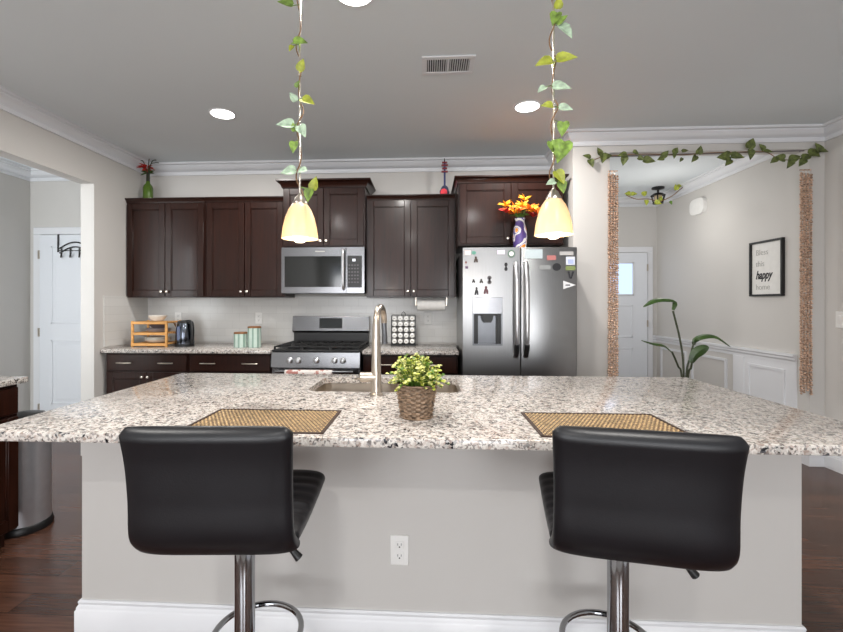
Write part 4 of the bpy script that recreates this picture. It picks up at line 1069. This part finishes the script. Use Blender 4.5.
# framed print
t = thing('framed_print', 'black framed white print reading Bless this happy home on the foyer wall', 'picture', (XF, 4.19, 1.384))
py0, py1, pz0, pz1 = 3.985, 4.375, 1.384, 1.892
bm = BM()
for q in ((py0, py1, pz0, pz0+.018), (py0, py1, pz1-.018, pz1), (py0, py0+.018, pz0+.018, pz1-.018), (py1-.018, py1, pz0+.018, pz1-.018)): add_box(bm, XF-.03, XF, q[0], q[1], q[2], q[3], .002)
obj('frame', bm, 'black', t)
sh = obj('sheet', bx(XF-.012, XF-.002, py0+.018, py1-.018, pz0+.018, pz1-.018), 'sheet', t)
for body, size, sh_, bold, z, y, mt in (('Bless', .075, 0, -.0005, 1.765, 4.31, 'grey_txt'), ('this', .075, 0, -.0005, 1.66, 4.31, 'grey_txt'), ('happy', .080, .35, .002, 1.545, 4.31, 'dark_txt'), ('home', .075, 0, -.0005, 1.445, 4.31, 'grey_txt')):
    bm = text_bm(body, size, sh_, bold)
    for v in bm.verts: v.co = Vector((XF-.013-v.co.z, y-v.co.x, z+v.co.y*(1.35 if body == 'happy' else 1)))
    o = obj('lettering', bm, mt, sh, 0)
# chime box
bm = BM(); add_prism(bm, [(5.18+.13*math.copysign(abs(math.cos(a*PI/16))**.6, math.cos(a*PI/16)), 2.42+.09*math.copysign(abs(math.sin(a*PI/16))**.6, math.sin(a*PI/16))) for a in range(32)], 'x', XF-.04, XF)
tag(obj('door_chime', bm, 'white', smooth=30), 'white rounded chime box high on the foyer wall', 'chime')
# black foyer ceiling light and its vine
fx, fy = at(658, 190, 5.55).x, 5.55
t = thing('foyer_ceiling_light', 'small black lantern ceiling light in the foyer, wrapped in vine', 'ceiling light', (fx, fy, CH))
bm = BM(); add_lathe(bm, (fx, fy, CH-.03), [(0, 0), (.03, 0), (.07, .012), (.07, .03), (0, .03)], 24, False, False); obj('canopy', bm, 'black', t)
bm = BM(); add_cyl(bm, (fx, fy, CH-.03), (fx, fy, CH-.075), .012, 10)
add_lathe(bm, (fx, fy, CH-.10), [(.0, .03), (.05, .025), (.085, 0), (.08, 0), (.0, .02)], 24, False, False)
for k in range(6):
    a = k*PI/3; add_tube(bm, [(fx+.08*math.cos(a), fy+.08*math.sin(a), CH-.10), (fx+.055*math.cos(a), fy+.055*math.sin(a), CH-.19)], .008, 6)
add_lathe(bm, (fx, fy, CH-.20), [(0, 0), (.06, 0), (.06, .012), (0, .012)], 20, False, False); obj('cage', bm, 'black', t)
bm = BM(); add_lathe(bm, (fx, fy, CH-.186), [(0, 0), (.035, 0), (.046, .03), (.042, .085), (0, .09)], 20, False, False); obj('glass', bm, 'shade', t)
l = bpy.data.lights.new('foyer_light', 'POINT'); l.energy = FOYER_W; l.color = (1, .97, .92); l.shadow_soft_size = .1
lo = bpy.data.objects.new('foyer_light', l); C.objects.link(lo); lo.location = (fx-.25, 4.9, 2.2)
YV = 5.42
garland('pale green ivy garland looped from the black foyer ceiling light', YV, [(626, 195), (636, 199), (648, 199), (660, 201), (672, 196), (682, 188), (692, 184), (701, 184)],
        [(627, 194, .08, 180, 0), (634, 194, .07, 0, 0), (645, 193, .08, 40, 0), (646, 203, .07, -90, 0), (658, 203, .08, -20, 0), (661, 198, .06, 60, 0), (676, 187, .075, 100, 0), (680, 186, .06, 20, 0), (697, 188, .05, -40, 0), (671, 203, .05, -60, 1), (693, 184, .05, 10, 1)],
        ['leaf_y', 'leaf_g'], None, seed=4, r=.005)
# tall plant in the opening
YP = 3.1
t = thing('tall_plant', 'tall leafy plant with long dark stalks standing behind the right end of the island', 'plant', (1.76, YP, 0))
ptx = 1.76
bm = BM(); add_lathe(bm, (ptx, YP, 0), [(0, 0), (.11, 0), (.12, .02), (.145, .27), (.15, .28), (.135, .28), (.125, .24), (0, .24)], 32, False, False); obj('pot', bm, 'porcelain', t)
bm = BM(); add_lathe(bm, (ptx, YP, .24), [(0, .001), (.124, .001), (0, .012)], 24, False, False); obj('soil', bm, 'soil', t)
def blade(pts, wid, y0=YP, fold=.35, tilt=0):
    """broad leaf blade following a rib of pixel points with half widths"""
    bm = BM(); R = [at(u, v, y0+dy) for u, v, dy in pts]; R = [Vector(q) for q in bez(R, 5)]; n = len(R); rows = []
    for i, p in enumerate(R):
        f_ = i/(n-1); d = (R[min(i+1, n-1)]-R[max(i-1, 0)]).normalized(); s = d.cross(Vector((0, -math.cos(tilt), math.sin(tilt)))).normalized(); nn_ = s.cross(d)
        w_ = wid*max(.02, math.sin(PI*min(1, f_*.93+.07))**.7)
        rows.append([bm.verts.new(p+s*w_*q+nn_*(-abs(q)*w_*fold)) for q in (-1, -.5, 0, .5, 1)])
    for A, B in zip(rows, rows[1:]):
        for k in range(4): bm.faces.new((A[k], A[k+1], B[k+1], B[k]))
    return bm
for st, lf, wid, tl in (
    ([(684, 380, 0), (681, 345, 0), (673, 311, -.02)], [(673, 310, -.02), (675, 301, -.03), (664, 299, -.04), (655, 300, -.04), (649, 303, -.05), (643, 307, -.05)], .023, 1.0),
    ([(682, 380, 0), (678, 366, 0), (672, 352, -.02)], [(672, 352, -.02), (664, 345, -.04), (653, 343, -.06), (641, 340, -.07)], .022, 1.15),
    ([(686, 380, 0), (690, 358, 0), (694, 342, .0)], [(694, 345, 0), (697, 338, -.02), (708, 335, -.03), (718, 337, -.04), (731, 347, -.05)], .026, 1.05),
    ([(688, 380, 0), (691, 368, -.02), (692, 361, -.03)], [(691, 363, -.03), (696, 354, -.04), (703, 349, -.05), (709, 347, -.06)], .034, .35)):
    P_ = [at(u, v, YP+dy) for u, v, dy in st]; P_ = [Vector((ptx+(P_[0].x-ptx)*.3, YP, .24))]+P_
    bm = BM(); add_tube(bm, bez(P_, 6), [.0075]*0 or .0065, 8); sk = obj('stalk', bm, 'stalk', t)
    o = obj('leaf', blade(lf, wid, tilt=tl), 'leaf_p', sk, 0); md = o.modifiers.new('thick', 'SOLIDIFY'); md.thickness = .0015

# ------------------------------------------------------------------ over-door hook rack in the side room
yd = YS-.036
t = thing('hook_rack', 'black wire over-door hook rack on the white side-room door', 'hook rack', (-3.80, yd, 1.83))
bm = BM(); hx0 = -3.90
add_tube(bm, [(hx0, yd+.0, 2.045), (hx0, yd-.008, 2.047), (hx0, yd-.008, 1.86)], .009, 8)
arc = [(hx0+.02+.36*k/12, yd-.012, 1.90+.075*math.sin(PI*k/12)-.02*k/12) for k in range(13)]
add_tube(bm, arc, .007, 8); add_tube(bm, [(x, y, z-.05) for x, y, z in arc], .007, 8)
add_tube(bm, [(hx0, yd-.012, 1.875), (hx0+.38, yd-.012, 1.875)], .0045, 8); obj('frame', bm, 'black', t)
for k in range(4):
    x = hx0+.04+k*.10; z = 1.88
    bm = BM(); add_tube(bm, bez([(x, yd-.014, z+.02), (x, yd-.016, z-.055), (x+.012, yd-.035, z-.075), (x+.03, yd-.05, z-.05), (x+.036, yd-.052, z-.03)], 4), .007, 8); obj('hook', bm, 'black', t)
